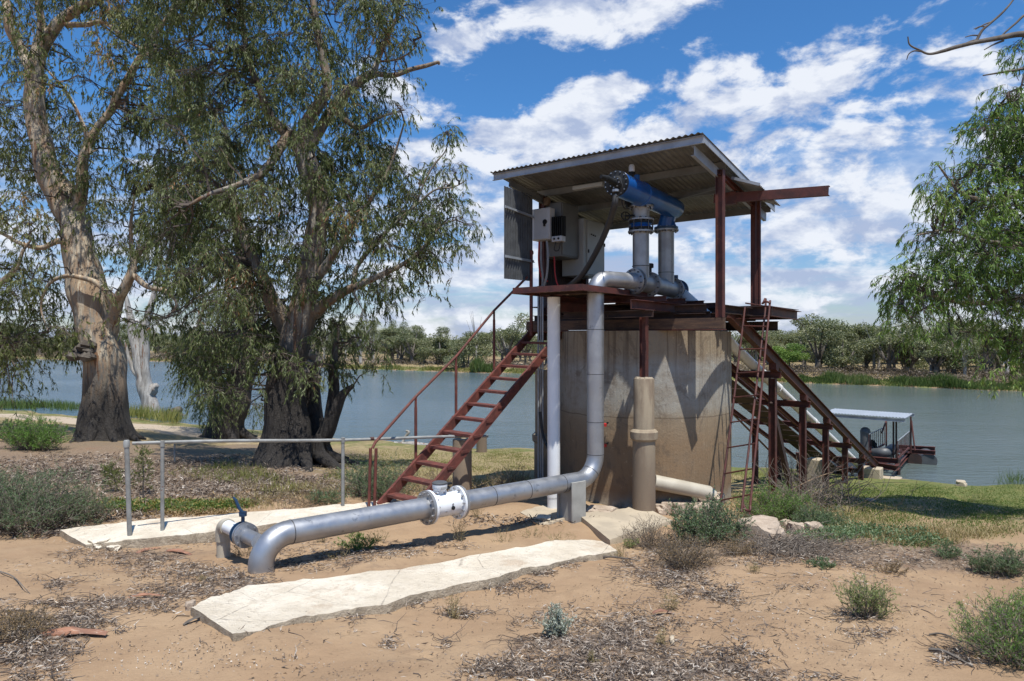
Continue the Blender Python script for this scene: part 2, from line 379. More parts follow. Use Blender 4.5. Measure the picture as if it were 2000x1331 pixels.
# ---------------------------------------------------------------- lie of the land
NSX = [-600,-200,-60,-35,-21,-7,1,8,13,17,25,60,200,600]; NSY = [120,80,56,47,41,32.5,30,26.5,23.6,22.8,22.5,18,5,-60]
FSX = [-600,-300,-139,-83,-45,-26,0,34,49,100,200,600]; FSY = [330,240,185,158,138,114,100,76,65,48,35,-10]
WATER_Z = -4.8
GFIX = [(-2.93,6.22,-.02,.5),(-2.30,5.62,.07,.30),(-1.75,6.1,-.10,.4),(-2.1,6.7,-.13,.5),(-1.83,7.24,-.17,.7),(-.73,7.18,-.24,.7),(0,7.9,-.18,.7),(1.39,9.07,-.17,.6),(.97,9.59,-.12,.6),
        (-6.57,9.93,-.34,.9),(-4.72,9.6,-.27,.8),(-3.08,10.27,-.19,.8),(-1.74,11.58,0,.8),(1.42,9.95,-.22,.5),(2.61,11.15,-.08,.6),(.45,10.9,-.12,.5),(-2.9,7.7,-.12,.6),(2.6,12.5,-.10,.6),(-.6,9.2,-.08,.8)]
def ground_np(x, y):
    x, y = np.broadcast_arrays(np.asarray(x, float), np.asarray(y, float))
    near = np.interp(x, NSX, NSY)+.35*np.sin(x*.7)+.25*np.sin(x*1.9+1)
    far = np.interp(x, FSX, FSY)+.8*np.sin(x*.23)+.5*np.sin(x*.61+2)
    d = near-y
    z1 = np.interp(d, [-60,-10,0,2,7,10,14,17,18.5,20,22,24,26,29.5,40,80], [-4,-1.6,0,.22,.65,1.05,1.60,1.75,1.87,1.98,2.17,2.30,2.40,2.6,2.8,3.1])
    d2 = y-far
    z2 = np.interp(d2, [-60,-8,0,1,5,20,100,1000], [-4,-1.5,0,.35,.7,1.1,1.6,2.6])
    z = np.where(d2 > -15, np.maximum(z1, z2), z1)
    # small undulation on dry land
    u = .045*np.sin(x*1.3+.5*y)+.04*np.sin(y*1.7-.8*x+1)+.02*np.sin(3.1*x+2.3*y)+.014*np.sin(5.3*x-4.1*y+2)
    land = np.clip(z/.5, 0, 1)
    fix = np.zeros(z.shape); m = (y > 3) & (y < 15) & (x > -10) & (x < 6)
    if m.any():
        xm = x[m]; ym = y[m]; num = 0; den = .12
        for cx, cy, dz, sg in GFIX:
            k = np.exp(-((xm-cx)**2+(ym-cy)**2)/(2*sg*sg)); num = num+k*dz; den = den+k
        fix[m] = num/den
    return WATER_Z+z+u*land*.8+fix
def gz(x, y): return float(ground_np(x, y))
def onGv(px, py):
    px = np.asarray(px, float); py = np.asarray(py, float); out = []
    Ys = np.geomspace(2.4, 240, 230)
    for a in range(0, len(px), 4000):
        dx = (px[a:a+4000]-1000)/FPX; dz = (665.5-py[a:a+4000])/FPX
        H = dz[:, None]*Ys[None, :]-np.maximum(WATER_Z, ground_np(dx[:, None]*Ys[None, :], np.broadcast_to(Ys, (len(dx), len(Ys)))))
        i = np.maximum(np.argmax(H <= 0, axis=1), 1); r = np.arange(len(dx)); h0 = H[r, i-1]; h1 = H[r, i]
        Y = Ys[i-1]+(Ys[i]-Ys[i-1])*np.clip(h0/(h0-h1+1e-12), 0, 1)
        out.append(np.stack([dx*Y, Y, ground_np(dx*Y, Y)], 1))
    return np.concatenate(out)
def onG(px, py):
    return V(onGv([px], [py])[0])

M['galvshade'] = simple('weathered_shaded_galvanised', (.085,.09,.095), (.055,.058,.062), 4, .6, .3, (.19,.15,.11), .66, 5, .1, 20)  # base colour darkened to carry the shade on the open panel
M['darkbolt'] = simple('dark_steel_bolts', (.12,.12,.125), (.07,.07,.075), 9, .5, .5, None, bump=0)
# ================================================================ structures
C0 = V((2.72, 14.2, 0)); Rr = V((.8, -.6, 0)); Bb = V((.6, .8, 0)); UP = V((0, 0, 1))
def F(i, j, z): return C0+Rr*i+Bb*j+V((0, 0, z))

# ---- concrete tower
tw = empty('pump_tower', (2.72, 14.2, -3.05), 'round stained concrete tower standing under the red steel platform', 'tower')
mb = MB(); nS = 960; zs = [-3.6, -2.9, -2.2, -1.5, -.8, -.2, .18]
vs = []
for z in zs:
    for k in range(nS):
        a = 2*math.pi*k/nS
        rr = 1.75+(.0007+.0055*max(0.,min(1.,(math.cos(a+.45)-.72)*8)))*math.sin(a*170)+.012*noise.noise(V((math.cos(a)*2, math.sin(a)*2, z*1.5)))
        vs.append(C0+V((math.cos(a)*rr, math.sin(a)*rr, z)))
fs = [(i*nS+k, i*nS+(k+1)%nS, (i+1)*nS+(k+1)%nS, (i+1)*nS+k) for i in range(len(zs)-1) for k in range(nS)]
mb.add(vs, fs); mb.add([v for v in vs[-nS:]], [tuple(range(nS))])
mb.build('wall', M['tower'], tw, sharp=60)

# ---- steel platform
pf = empty('steel_platform', F(0, 0, .2), 'rusty red steel platform of beams and plates on top of the concrete tower', 'platform')
def part(mbx, name, mat, parent, **k): return mbx.build(name, mat, parent, **k)
part(MB().beam(F(-1.95,-1.39,.30), F(2.22,-1.39,.30), .10, .19, 'box'), 'edge_beam', M['timber'], pf)
part(MB().beam(F(-1.95,-1.37,.19), F(2.22,-1.37,.19), .16, .016, 'box'), 'edge_plate', M['redsteel'], pf)
part(MB().beam(F(-1.95,1.5,.30), F(2.3,1.5,.30), .12, .19, 'I'), 'edge_beam', M['darkrust'], pf)
for i in (1.15, -.35, -1.45):
    part(MB().beam(F(i,-2.72 if i > -1 else -1.5,.605), F(i,2.5,.605), .09, .16, 'C' if i > 0 else 'CR'), 'main_beam', M['redsteel'], pf)
for j in (-2.3, -1.25, -.45, .45, 1.3):
    part(MB().beam(F(-1.9 if j > -2 else -.5,j,.46), F(1.9 if j > -2 else 1.3,j,.46), .09, .12, 'C'), 'cross_beam', M['darkrust'], pf)
for j in (-1.85, -1.0, -.1, .8):
    part(MB().beam(F(-.1,j,.735), F(1.35,j,.735), .10, .09, 'I'), 'pipe_bearer', M['redsteel'], pf)
mb = MB()
for k in range(11):
    mb.beam(F(-1.86+.23*k, -1.25, .699), F(-1.86+.23*k, 1.9, .699), .215, .02)
part(mb, 'deck_planks', M['timber'], pf)
# right hand wing of the platform
part(MB().beam(F(1.25,.30,.56), F(2.52,.30,.56), .10, .19, 'C'), 'wing_beam', M['darkrust'], pf)
part(MB().beam(F(2.47,.36,.56), F(2.40,2.75,.54), .10, .19, 'C'), 'wing_beam', M['redsteel'], pf)
part(MB().beam(F(1.3,2.70,.55), F(2.36,2.70,.55), .10, .17, 'C'), 'wing_beam', M['redsteel'], pf)
part(MB().beam(F(1.25,-1.30,.56), F(1.25+.6,-1.30,.56), .10, .17, 'C'), 'wing_beam', M['darkrust'], pf)
part(MB().beam(F(2.14,-1.28,.55), F(2.14,.22,.55), .10, .15, 'C'), 'wing_beam', M['darkrust'], pf)
mb = MB()
for k in range(9):
    mb.beam(F(1.3, .42+.26*k, .665), F(2.43, .42+.26*k, .665), .25, .008)
part(mb, 'wing_plates', M['darkrust'], pf)
part(MB().beam(F(1.5,.15,.42), F(2.5,.15,.42), .14, .02, 'box'), 'wing_flange', M['redsteel'], pf)
# outrigger walkway plate
fr = MB()
a0, a1, j0, j1 = -.70, .70, -3.60, -1.08
fr.beam(F(a0,j0,.855), F(a1,j0,.855), .06, .105, 'L'); fr.beam(F(a1,j0+.035,.855), F(a1,j1,.855), .06, .105, 'L')
fr.beam(F(a1-.035,j1,.855), F(a0,j1,.855), .06, .105, 'L'); fr.beam(F(a0,j1-.035,.855), F(a0,j0+.035,.855), .06, .105, 'L')
part(fr, 'walkway_frame', M['redsteel'], pf)
mb = MB()
for k in range(9):
    i0 = a0+.04+k*.148
    mb.beam(F(i0+.07, j0+.04, .872+.003*(k % 2)), F(i0+.07, j1-.04, .872+.003*(k % 2)), .138, .024)
part(mb, 'walkway_planks', M['plank'], pf)
for i in (-.35, .42):
    part(MB().beam(F(i,-3.0 if i < 0 else -2.9,.745), F(i,-1.4,.745), .07, .10, 'C'), 'walkway_bearer', M['redsteel'], pf)
for j in (-2.9, -2.0):
    part(MB().beam(F(-.6,j,.83), F(.6,j,.83), .05, .05, 'L'), 'walkway_bearer', M['darkrust'], pf)
g = gz(2.3, 11.9)
part(MB().beam(V((2.3,11.9,-.66)), V((2.3,11.9,.52)), .11, .12, 'I', up=Rr), 'column', M['redsteel'], pf)
cab = MB().tube(smooth_path([F(-.2,-1.5,.28), F(.15,-1.62,.10), F(.55,-1.62,.10), F(.85,-1.5,.27)], 8), .011, 6)
part(cab, 'loose_cable', M['greycable'], pf)

# ---- shelter
sh = empty('pump_shelter', F(0, -1, .4), 'open skillion shelter with corrugated iron roof on rusty red posts above the pump platform', 'shelter')
def rz(j): return 3.27-.137*(j+2.5)
def post(i, j, z0, z1, dbl=False):
    m = MB().beam(F(i,j,z0), F(i,j,z1), .07 if dbl else .12, .09 if dbl else .13, 'I', up=Rr)
    if dbl: m.beam(F(i+.095,j+.01,z0), F(i+.095,j+.01,z1), .06, .07, 'I', up=Rr)
    return part(m, 'post', M['redsteel'], sh)
post(2.144,-1.392,.40,2.95); post(-1.64,-1.28,.0,3.0); post(2.16,.37,.66,2.76,True); post(-1.66,.45,.7,2.75)
part(MB().box(F(-1.52,-1.3,2.86), .10,.10,.16, Rr, Bb), 'post_packer', M['plank'], sh)
sl = V((Bb.x, Bb.y, -.137)).normalized()
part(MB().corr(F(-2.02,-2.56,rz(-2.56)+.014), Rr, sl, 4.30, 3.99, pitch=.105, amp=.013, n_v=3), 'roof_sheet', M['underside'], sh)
for j, nm in ((-2.49,'front_purlin'), (-1.3,'purlin'), (-.15,'purlin'), (1.30,'purlin')):
    i0, i1 = (-2.0, 2.27) if j < -2 else (-1.95, 2.22)
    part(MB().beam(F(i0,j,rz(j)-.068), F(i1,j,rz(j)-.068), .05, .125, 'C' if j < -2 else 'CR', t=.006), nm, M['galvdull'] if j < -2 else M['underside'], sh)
for i, k in ((2.08,'CR'), (-1.60,'C')):
    m = M['galvdull'] if i > 0 else M['underside']
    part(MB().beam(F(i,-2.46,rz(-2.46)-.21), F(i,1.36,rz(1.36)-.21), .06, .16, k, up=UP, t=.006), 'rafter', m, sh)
part(MB().beam(F(2.26,-2.46,rz(-2.46)-.055), F(2.26,1.42,rz(1.42)-.055), .012, .10), 'barge_strip', M['galvdull'], sh)
part(MB().beam(F(.3,-.1,rz(-.1)-.17), F(2.1,-.75,rz(-.75)-.20), .04, .05, 'box'), 'tie_bar', M['underside'], sh)
part(MB().beam(F(2.12,-1.45,2.90), F(2.12,.5,2.62), .10, .10, 'I'), 'post_head_beam', M['redsteel'], sh)
part(MB().beam(F(2.10,-1.30,2.80), F(1.85,-.55,2.62), .05, .05, 'L'), 'knee_brace', M['redsteel'], sh)
part(MB().beam(F(-1.64,-1.2,2.87), F(-1.66,.5,2.58), .10, .10, 'I'), 'post_head_beam', M['darkrust'], sh)
# small awning sheet hung beside the winch beam
av = (F(2.66,-.9,2.72)-F(2.2,-.9,2.90)).normalized()
part(MB().corr(F(2.2,-.9,2.90), Bb-UP*.13, av, 1.36, .49, pitch=.076, amp=.009), 'awning_sheet', M['galv'], sh)
part(MB().beam(F(2.18,-.93,2.895), F(2.67,-.93,2.71), .03, .05), 'awning_edge', M['galvdull'], sh)
# winch beam
part(MB().beam(V((3.76,12.67,2.625)), V((5.34,11.49,2.52)), .10, .165, 'CR', t=.013), 'winch_beam', M['redsteel'], sh)
part(MB().box(V((3.95,12.55,2.60)), .35,.14,.22, Rr, Bb), 'winch_bracket', M['redsteel'], sh)
# corrugated wall behind the cabinets
part(MB().corr(F(-1.74,-1.2,.72), Bb, UP, 1.75, 2.0, n_v=2), 'wall_sheet', M['darkrust'], sh)
# swung open wall panel
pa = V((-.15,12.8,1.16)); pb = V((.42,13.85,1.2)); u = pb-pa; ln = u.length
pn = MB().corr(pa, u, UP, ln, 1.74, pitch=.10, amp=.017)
sheet = part(pn, 'wall_panel', M['galvshade'], sh)
part(MB().beam(pa+UP*1.35+V((.03,-.02,0)), pb+UP*1.30+V((.03,-.02,0)), .03, .05, 'L'), 'panel_batten', M['galvdull'], sh)
part(MB().beam(pa+UP*.42+V((.03,-.02,0)), pb+UP*.40+V((.03,-.02,0)), .03, .05, 'L'), 'panel_batten', M['galvdull'], sh)

# ---- light batten
lt = MB().box(F(-.35,-1.62,2.96), .66,.11,.075, Rr, Bb).build('light_batten', M['cab'], None, origin=F(-.35,-1.62,2.96), bevel=.01)
tag(lt, 'pale strip light batten fixed beneath the shelter roof beside the blue filter', 'light')

# ---- electrical cabinets
def cabinet(i0,i1,j0,j1,z0,z1,mat,label):
    c = F((i0+i1)/2,(j0+j1)/2,(z0+z1)/2)
    t = empty('control_cabinet', F((i0+i1)/2,(j0+j1)/2,z0), label, 'cabinet', 'electrical cabinets under the shelter')
    MB().box(c, i1-i0, j1-j0, z1-z0, Rr, Bb).build('case', mat, t, bevel=.012)
    return t
c1 = cabinet(-1.70,-1.20,-1.27,-.60,1.72,2.83, M['cab2'], 'large dark grey electrical cabinet behind the small pale switch box')
MB().box(F(-1.188,-.935,2.28), .02,.62,1.06, Rr, Bb).build('door', M['cab2'], c1, bevel=.008)
MB().box(F(-1.17,-1.18,2.3), .02,.03,.08, Rr, Bb).build('latch', M['black'], c1)
c2 = cabinet(-1.62,-1.08,-.58,.30,1.38,2.58, M['cab'], 'tall light grey control cabinet farthest from the stairs with small dark latches')
MB().box(F(-1.068,-.09,1.98), .02,.74,1.14, Rr, Bb).build('door', M['cab'], c2, bevel=.008)
for jj, zz in ((-.30,2.27),(-.22,2.26),(-.14,2.25)):
    MB().lathe(F(-1.058,jj,zz), Rr, [(0,.014),(.02,.014)], 10).build('indicator', M['black'], c2)
for jj, zz in ((-.42,1.9),(.26,2.3),(.27,2.1)):
    MB().box(F(-1.05,jj,zz), .02,.025,.07, Rr, Bb).build('latch', M['black'], c2)
c3 = cabinet(-1.67,-1.25,-1.62,-1.42,2.03,2.67, M['cab3'], 'small pale grey switch box with a black rotary handle nearest the open tin panel')
MB().box(F(-1.46,-1.628,2.35), .395,.018,.61, Rr, Bb).build('door', M['cab3'], c3, bevel=.006)
h = MB().lathe(F(-1.34,-1.64,2.38), -Bb, [(0,.05),(.02,.05)], 20).box(F(-1.34,-1.668,2.35), .035,.03,.12, Rr, Bb)
h.build('rotary_handle', M['black'], c3)
hs = empty('motor_drive', F(-1.18,-1.5,2.02), 'black finned drive unit with pale terminal box hung on the side of the switch box', 'drive unit')
m = MB()
for k in range(6): m.box(F(-1.225+.045*k,-1.5,2.28), .012,.14,.40, Rr, Bb)
m.box(F(-1.11,-1.46,2.28), .27,.05,.40, Rr, Bb)
m.build('heat_sink', M['black'], hs)
MB().box(F(-1.11,-1.5,2.03), .24,.15,.11, Rr, Bb).build('terminal_box', M['cab3'], hs, bevel=.008)
for k in (-.05,.05): MB().lathe(F(-1.11+k,-1.58,2.03), -Bb, [(0,.022),(.01,.022)], 12).build('gland', M['black'], hs)
# cables
def cable(name, pts, r, mat, label, cat='cable', grp='cables below the switch box'):
    o = MB().tube(smooth_path(pts, 8), r, 8).build(name, mat, None, origin=V(pts[0]))
    return tag(o, label, cat, grp)
cable('grey_conduit', [F(-1.50,-1.55,2.02), F(-1.50,-1.55,1.6), F(-1.46,-1.55,1.25), F(-1.52,-1.5,.9), F(-1.55,-1.5,.5)], .022, M['greycable'], 'left grey flexible conduit dropping from the small switch box')
cable('grey_conduit', [F(-1.36,-1.55,2.02), F(-1.30,-1.6,1.7), F(-1.33,-1.6,1.3), F(-1.48,-1.55,.95), F(-1.50,-1.5,.5)], .024, M['greycable'], 'right grey flexible conduit bowing outward below the small switch box')
cable('red_cable', [F(-1.58,-1.5,2.02), F(-1.59,-1.5,1.6), F(-1.52,-1.5,1.3), F(-1.40,-1.45,1.2)], .018, M['redcable'], 'bright red cable curving down beside the post below the switch box')
cable('red_cable', [F(-1.28,-1.4,1.7), F(-1.25,-1.4,1.3), F(-1.15,-1.4,1.05), F(-1.0,-1.35,.85)], .014, M['redcable'], 'thin red cable sagging beneath the dark cabinet')
cable('black_cable', [F(-1.16,-1.52,1.98), F(-1.18,-1.55,1.82), F(-1.08,-1.55,1.80), F(-1.05,-1.5,1.98)], .010, M['rubber'], 'short black cable loop hanging under the drive unit')

# ---- risers, manifold and filter
PR = .145
V1 = V((1.43,11.7,0)); T1 = V((2.36,12.5,1.06)); T2 = V((3.07,13.6,1.05)); PZc = 1.06
pl = empty('manifold_pipe', V((2.36,12.5,.78)), 'silver pump manifold with two upright risers standing on the platform', 'pipe')
def pipe(name, pts, r, mat, parent, seg=28, **k): return MB().tube(pts, r, seg).build(name, mat, parent, **k)
def flange(name, c, d, mat, parent, R=.225, t=.03, nb=12, n=1, bm='darkbolt', rb=.014, gap=.0):
    m = MB().lathe(c, d, [(-t/2,R),(t/2,R)], 36)
    o = m.build(name, mat, parent)
    MB().bolts(c, d, R*.86, nb, rb, t+.05).build('bolts', M[bm], o)
    return o
dT = (T2-T1).normalized(); dV = (T1-V((1.43,11.7,1.06))).normalized()
pipe('tee_body', [T1-dT*.27, T1+dT*.36], .165, M['steelpipe'], pl)
pipe('tee_body', [T1+dT*.44, T2+dT*.36], .165, M['steelpipe'], pl)
pipe('riser', [T1+UP*.08, T1+UP*.92], .150, M['steelpipe'], pl)
pipe('riser', [T2+UP*.08, T2+UP*1.12], .158, M['steelpipe'], pl)
for c in (T1, T2):
    MB().lathe(c+UP*.30, UP, [(-.006,.160),(.006,.160)], 28).build('weld_seam', M['ring'], pl)
flange('flange', T1-dT*.29, dT, M['steelpipe'], pl, .235)
flange('flange', T1+dT*.385, dT, M['steelpipe'], pl, .235); flange('flange', T1+dT*.43, dT, M['steelpipe'], pl, .235)
flange('flange', T2+dT*.38, dT, M['steelpipe'], pl, .235)
# riser 1 upper assembly
zb = 2.0
flange('flange', V((T1.x,T1.y,1.99)), UP, M['steelpipe'], pl, .235, .03)
cp = MB().lathe(V((T1.x,T1.y,2.10)), UP, [(-.07,.19),(-.03,.20),(0,.17),(.03,.20),(.06,.19)], 32).build('rubber_coupling', M['blue'], pl)
for z in (2.045, 2.155): MB().lathe(V((T1.x,T1.y,z)), UP, [(-.018,.215),(.018,.215)], 36).build('backing_ring', M['black'], pl)
MB().bolts(V((T1.x,T1.y,2.10)), UP, .222, 10, .009, .27).build('tie_rods', M['darkbolt'], pl)
flange('flange', V((T1.x,T1.y,2.205)), UP, M['steelpipe'], pl, .235, .025)
MB().lathe(V((T1.x,T1.y,2.33)), UP, [(-.11,.150),(.0,.152),(.11,.165)], 32).build('reducer', M['steelpipe'], pl)
flange('flange', V((T1.x,T1.y,2.45)), UP, M['steelpipe'], pl, .225, .025)
flange('flange', V((T2.x,T2.y,2.19)), UP, M['steelpipe'], pl, .245, .03)

ax0 = V((1.76,11.44,2.63)); ax1 = V((3.32,13.74,2.63)); dA = (ax1-ax0); LA = dA.length; dA.normalize()
def near_ax(c): return ax0+dA*((V((c.x,c.y,2.63))-ax0).dot(dA))
fl = empty('filter_vessel', V((2.36,12.5,2.45)), 'bright blue horizontal filter vessel with black bolted end cap beneath the shelter roof', 'filter')
RF = .205
MB().lathe(ax0, dA, [(0,RF),(.01,RF+.012),(.05,RF+.012),(.06,RF),(.95,RF),(.96,RF+.012),(1.02,RF+.012),(1.03,RF-.003),(LA-.35,RF-.003),(LA-.1,RF*.93),(LA,RF*.72)], 48).build('vessel', M['blue'], fl)
MB().lathe(ax0, -dA, [(0,RF+.012),(.03,RF+.012),(.035,RF-.02),(.05,.12),(.09,.10),(.10,.06),(.22,.055),(.23,.045),(.46,.045),(.47,.02)], 40).build('end_cap', M['black'], fl)
MB().bolts(ax0-dA*.03, dA, RF-.012, 14, .011, .05).build('bolts', M['bolt'], fl)
MB().bolts(ax0-dA*.10, dA, .085, 8, .011, .03).build('bolts', M['bolt'], fl)
hx = (V((0,0,1))).cross(dA).normalized()
MB().tube([ax0-dA*.12, ax0-dA*.20, P(1186,349,11.12), P(1174,345,10.98)], [.06,.055,.05,.03], 16).build('actuator', M['black'], fl)
for nn, tt in ((near_ax(T1), T1), (near_ax(T2), T2)):
    zt = 2.46 if tt is T1 else 2.21
    p = V((tt.x, tt.y, 0)); q = nn
    MB().tube([V((tt.x,tt.y,zt)), V((tt.x,tt.y,zt+.1)), V((tt.x*.5+q.x*.5,tt.y*.5+q.y*.5,2.58)) if (q-tt).xy.length > .03 else V((tt.x,tt.y,2.58)), q], [.15,.15,.155,.15], 28).build('outlet_neck', M['blue'], fl)
    o = MB().lathe(V((tt.x,tt.y,zt+.02)), UP, [(-.02,.235),(.025,.235)], 36).build('outlet_flange', M['bluedark'], fl)
    MB().bolts(V((tt.x,tt.y,zt)), UP, .205, 10, .016, .11).build('bolts', M['bolt'], o)
    for s_ in (-1, 1):
        MB().add([V((tt.x,tt.y,zt+.03))+Rr*s_*.14-dA*.01*0, V((tt.x,tt.y,zt+.03))+Rr*s_*.225, V((tt.x,tt.y,zt+.2))+Rr*s_*.145,
                  V((tt.x,tt.y,zt+.03))+Rr*s_*.14+Bb*.012, V((tt.x,tt.y,zt+.03))+Rr*s_*.225+Bb*.012, V((tt.x,tt.y,zt+.2))+Rr*s_*.145+Bb*.012],
                 [(0,1,2),(3,5,4),(0,3,4,1),(1,4,5,2),(2,5,3,0)]).build('gusset', M['blue'], fl)
# raised strokes painted on the vessel
sm = MB()
for k, (dz, hgt) in enumerate([(0,.09),(.035,.05),(.09,.09),(.125,.05)]):
    c = ax0+dA*(.14+dz*1.1)+hx*0
    a = math.radians(38)
    rad = -hx*math.cos(a)+UP*math.sin(a) if (-hx).dot(V((0,-1,0))) > 0 else hx*math.cos(a)+UP*math.sin(a)
    sm.box(c+rad*(RF+.001), .016, hgt, .004, dA, rad.cross(dA), rad)
    if dz in (0, .09): sm.box(c+dA*.02+rad*(RF+.001)+rad.cross(dA)*.04, .07, .014, .004, dA, rad.cross(dA), rad)
sm.build('painted_mark', M['bluedark'], fl)
sen = near_ax(T1)-dA*.62
s1 = MB().lathe(sen+UP*RF*.9, UP, [(0,.03),(.10,.03),(.105,.055),(.13,.055)], 20).build('sensor_stem', M['black'], fl)
MB().lathe(sen+UP*(RF*.9+.13), UP, [(0,.045),(.02,.052),(.10,.052),(.13,.035)], 20).build('air_valve', M['cab3'], fl)
MB().lathe(sen+dA*.22+UP*(RF*.9), UP, [(0,.05),(.12,.05),(.13,.03)], 16).build('vent_stub', M['blue'], fl)
MB().tube(smooth_path([ax0-dA*.3-hx*.2+UP*.0, ax0-dA*.3-hx*.24-UP*.16, ax0-dA*.2-hx*.1-UP*.26, ax0-dA*.05-UP*.2], 8), .006, 6).build('sensor_wire', M['rubber'], fl)
vb = V((T1.x-.28, T1.y-.10, 2.42))
MB().tube(smooth_path([vb+UP*.28, vb+V((-.08,0,.15)), vb+V((-.05,0,0)), vb+V((.06,0,-.03))], 8), .010, 6).tube(smooth_path([vb+V((.08,0,.3)), vb+V((-.02,-.03,.18)), vb+V((.02,0,.05)), vb+V((.1,0,.05))], 8), .009, 6).build('control_tubing', M['rubber'], fl)
wh = V((T1.x-.30, T1.y-.12, 2.26))
MB().tube([wh+V((math.cos(a)*.075, .02*math.sin(a), math.sin(a)*.075)) for a in np.linspace(0, 2*math.pi, 21)], .012, 6).box(wh, .15,.012,.012).box(wh, .012,.012,.15).tube([wh, V((T1.x,T1.y,2.30))], .018, 8).build('hand_wheel', M['black'], fl)
MB().box(vb+V((.02,0,.12)), .10,.08,.12).lathe(vb+V((.02,0,.0)), UP, [(0,.035),(.05,.035),(.06,.02),(.1,.02)], 12).build('solenoid_block', M['black'], fl)

# hose
hose = [ax0-dA*.06-UP*.21, V((1.71,11.4,2.25)), V((1.66,11.8,1.98)), V((1.52,12.15,1.62)), V((1.30,12.6,1.22)), V((1.02,13.0,.98)), V((.93,13.1,.80))]
o = MB().tube(smooth_path(hose, 8), .052, 16).build('flush_hose', M['rubber'], None, origin=V(hose[-1]))
tag(o, 'thick black rubber hose hanging from the blue filter down to the deck', 'hose')
MB().lathe(V((ax0.x-.03,ax0.y-.05,2.50)), UP, [(-.02,.062),(.02,.062)], 20).build('hose_clamp', M['bolt'], o)
# valve wheel on the manifold and the dark valve at the far end
MB().lathe(T1+dT*.40+UP*.16, UP, [(0,.05),(.14,.05),(.15,.085),(.22,.085),(.23,.07)], 20).build('valve_cap', M['black'], pl)
e = T2+dT*.39
v_ = MB().lathe(e, dT, [(.01,.22),(.05,.22),(.06,.15),(.12,.19),(.22,.19),(.26,.15),(.30,.22),(.34,.22)], 30).build('check_valve', M['bluedark'], pl)
MB().bolts(e+dT*.03, dT, .19, 10, .016, .07).bolts(e+dT*.32, dT, .19, 10, .016, .07).tube([e+dT*.17+UP*.17, e+dT*.17+UP*.30], .05, 12).build('bolts', M['bluedark'], v_)

# ---- discharge pipeline
S0 = V((-2.66,8.2,-2.30)); E0 = V((1.43,11.7,-2.35)); dP = (E0-S0).normalized()
gp = empty('discharge_pipe', V((1.0,11.3,-2.95)), 'long silver discharge pipe dropping from the platform and running low across the sand', 'pipe')
def onpipe(px):
    Y = 12.246/(1.169-(px-1000)/FPX); t = (Y-8.2)/(11.7-8.2); return S0+(E0-S0)*t
top = V((1.43,11.7,1.06)); dVh = (V((T1.x,T1.y,0))-V((1.43,11.7,0))).normalized(); fl1 = T1-dT*.31
pe = top+(fl1-top)
el = fillet([onpipe(568)-dP*.0+(-dP)*.36+V((0,0,-1.2)), onpipe(568)-dP*.36, onpipe(568)], .34, 12)
pipe('near_elbow', el, PR, M['alu'], gp, 32)
mA = onpipe(838); mB_ = onpipe(893)
pipe('pipe_run', [onpipe(568), mA-dP*.02], PR, M['alu'], gp, 32)
pipe('pipe_run', [mB_+dP*.02, E0-dP*.42], PR, M['alu'], gp, 32)
rs = fillet([E0-dP*.42, E0, E0+UP*1.2], .40, 14)
pipe('lower_elbow', rs[:-1], PR, M['alu'], gp, 32)
pipe('riser', [rs[-2], V((1.43,11.7,.70))], PR, M['alu'], gp, 32)
ue = fillet([V((1.43,11.7,.70)), top, fl1], .25, 12)
pipe('upper_elbow', ue, PR, M['alu'], gp, 32)
flange('pipe_flange', fl1-dVh*.01, (fl1-top), M['alu'], gp, .235, .03, 12)
for px in (568, 960, 1028, 1097):
    MB().lathe(onpipe(px), dP, [(-.006,PR+.003),(.006,PR+.003)], 32).build('weld_seam', M['ring'], gp)
for z in ((665.5-644)/FPX*11.7, (665.5-731)/FPX*11.7, (665.5-824)/FPX*11.7, rs[-2].z):
    MB().lathe(V((1.43,11.7,z)), UP, [(-.005,PR+.003),(.005,PR+.003)], 32).build('weld_seam', M['ring'], gp)
mid = rs[len(rs)//2]; MB().lathe(mid, (rs[len(rs)//2+1]-rs[len(rs)//2-1]), [(-.006,PR+.003),(.006,PR+.003)], 32).build('weld_seam', M['ring'], gp)

# flow meter
fm = empty('flow_meter', (mA+mB_)/2-UP*.25, 'white flanged flow meter with grey display head joining the silver pipe sections', 'flow meter')
Lm = (mB_-mA).length
MB().lathe(mA, dP, [(0,.15),(.02,.17),(.05,.165),(Lm-.05,.165),(Lm-.02,.17),(Lm,.15)], 36).build('body', M['white'], fm)
for c, s_ in ((mA,-1), (mB_,1)):
    o = MB().lathe(c, dP, [(-.018,.235),(.018,.235)], 40).build('flange', M['white'], fm)
    o2 = MB().lathe(c+dP*s_*.042, dP, [(-.018,.235),(.018,.235)], 40).build('counter_flange', M['steelpipe'], fm)
    MB().lathe(c+dP*s_*.021, dP, [(-.003,.19),(.003,.19)], 40).build('gasket', M['black'], fm)
    MB().bolts(c+dP*s_*.02, dP, .203, 12, .016, .13, ph=.26).build('bolts', M['bolt'], o2)
mc = (mA+mB_)/2-dP*.06
sd_ = V((dP.y,-dP.x,0)).normalized()
MB().tube([mc+UP*.15, mc+UP*.215], [.05,.05], 16).box(mc+UP*.20, .16,.12,.02, dP, sd_).build('neck', M['white'], fm)
MB().lathe(mc+UP*.215, UP, [(0,.085),(.03,.105),(.085,.105),(.09,.10)], 28).build('head', M['white'], fm)
MB().lathe(mc+UP*.305, UP, [(0,.108),(.018,.108),(.03,.09)], 28).build('lid', M['tank'], fm)
MB().box(mc+dP*.15+UP*.29, .09,.06,.025, dP, sd_).lathe(mc+dP*.11+UP*.23, dP, [(0,.02),(.05,.02)], 10).build('hinge', M['black'], fm)
MB().box(mc-sd_*0+sd_*.105+UP*.26, .10,.004,.03, dP, sd_).build('maker_plate', M['cab'], fm)
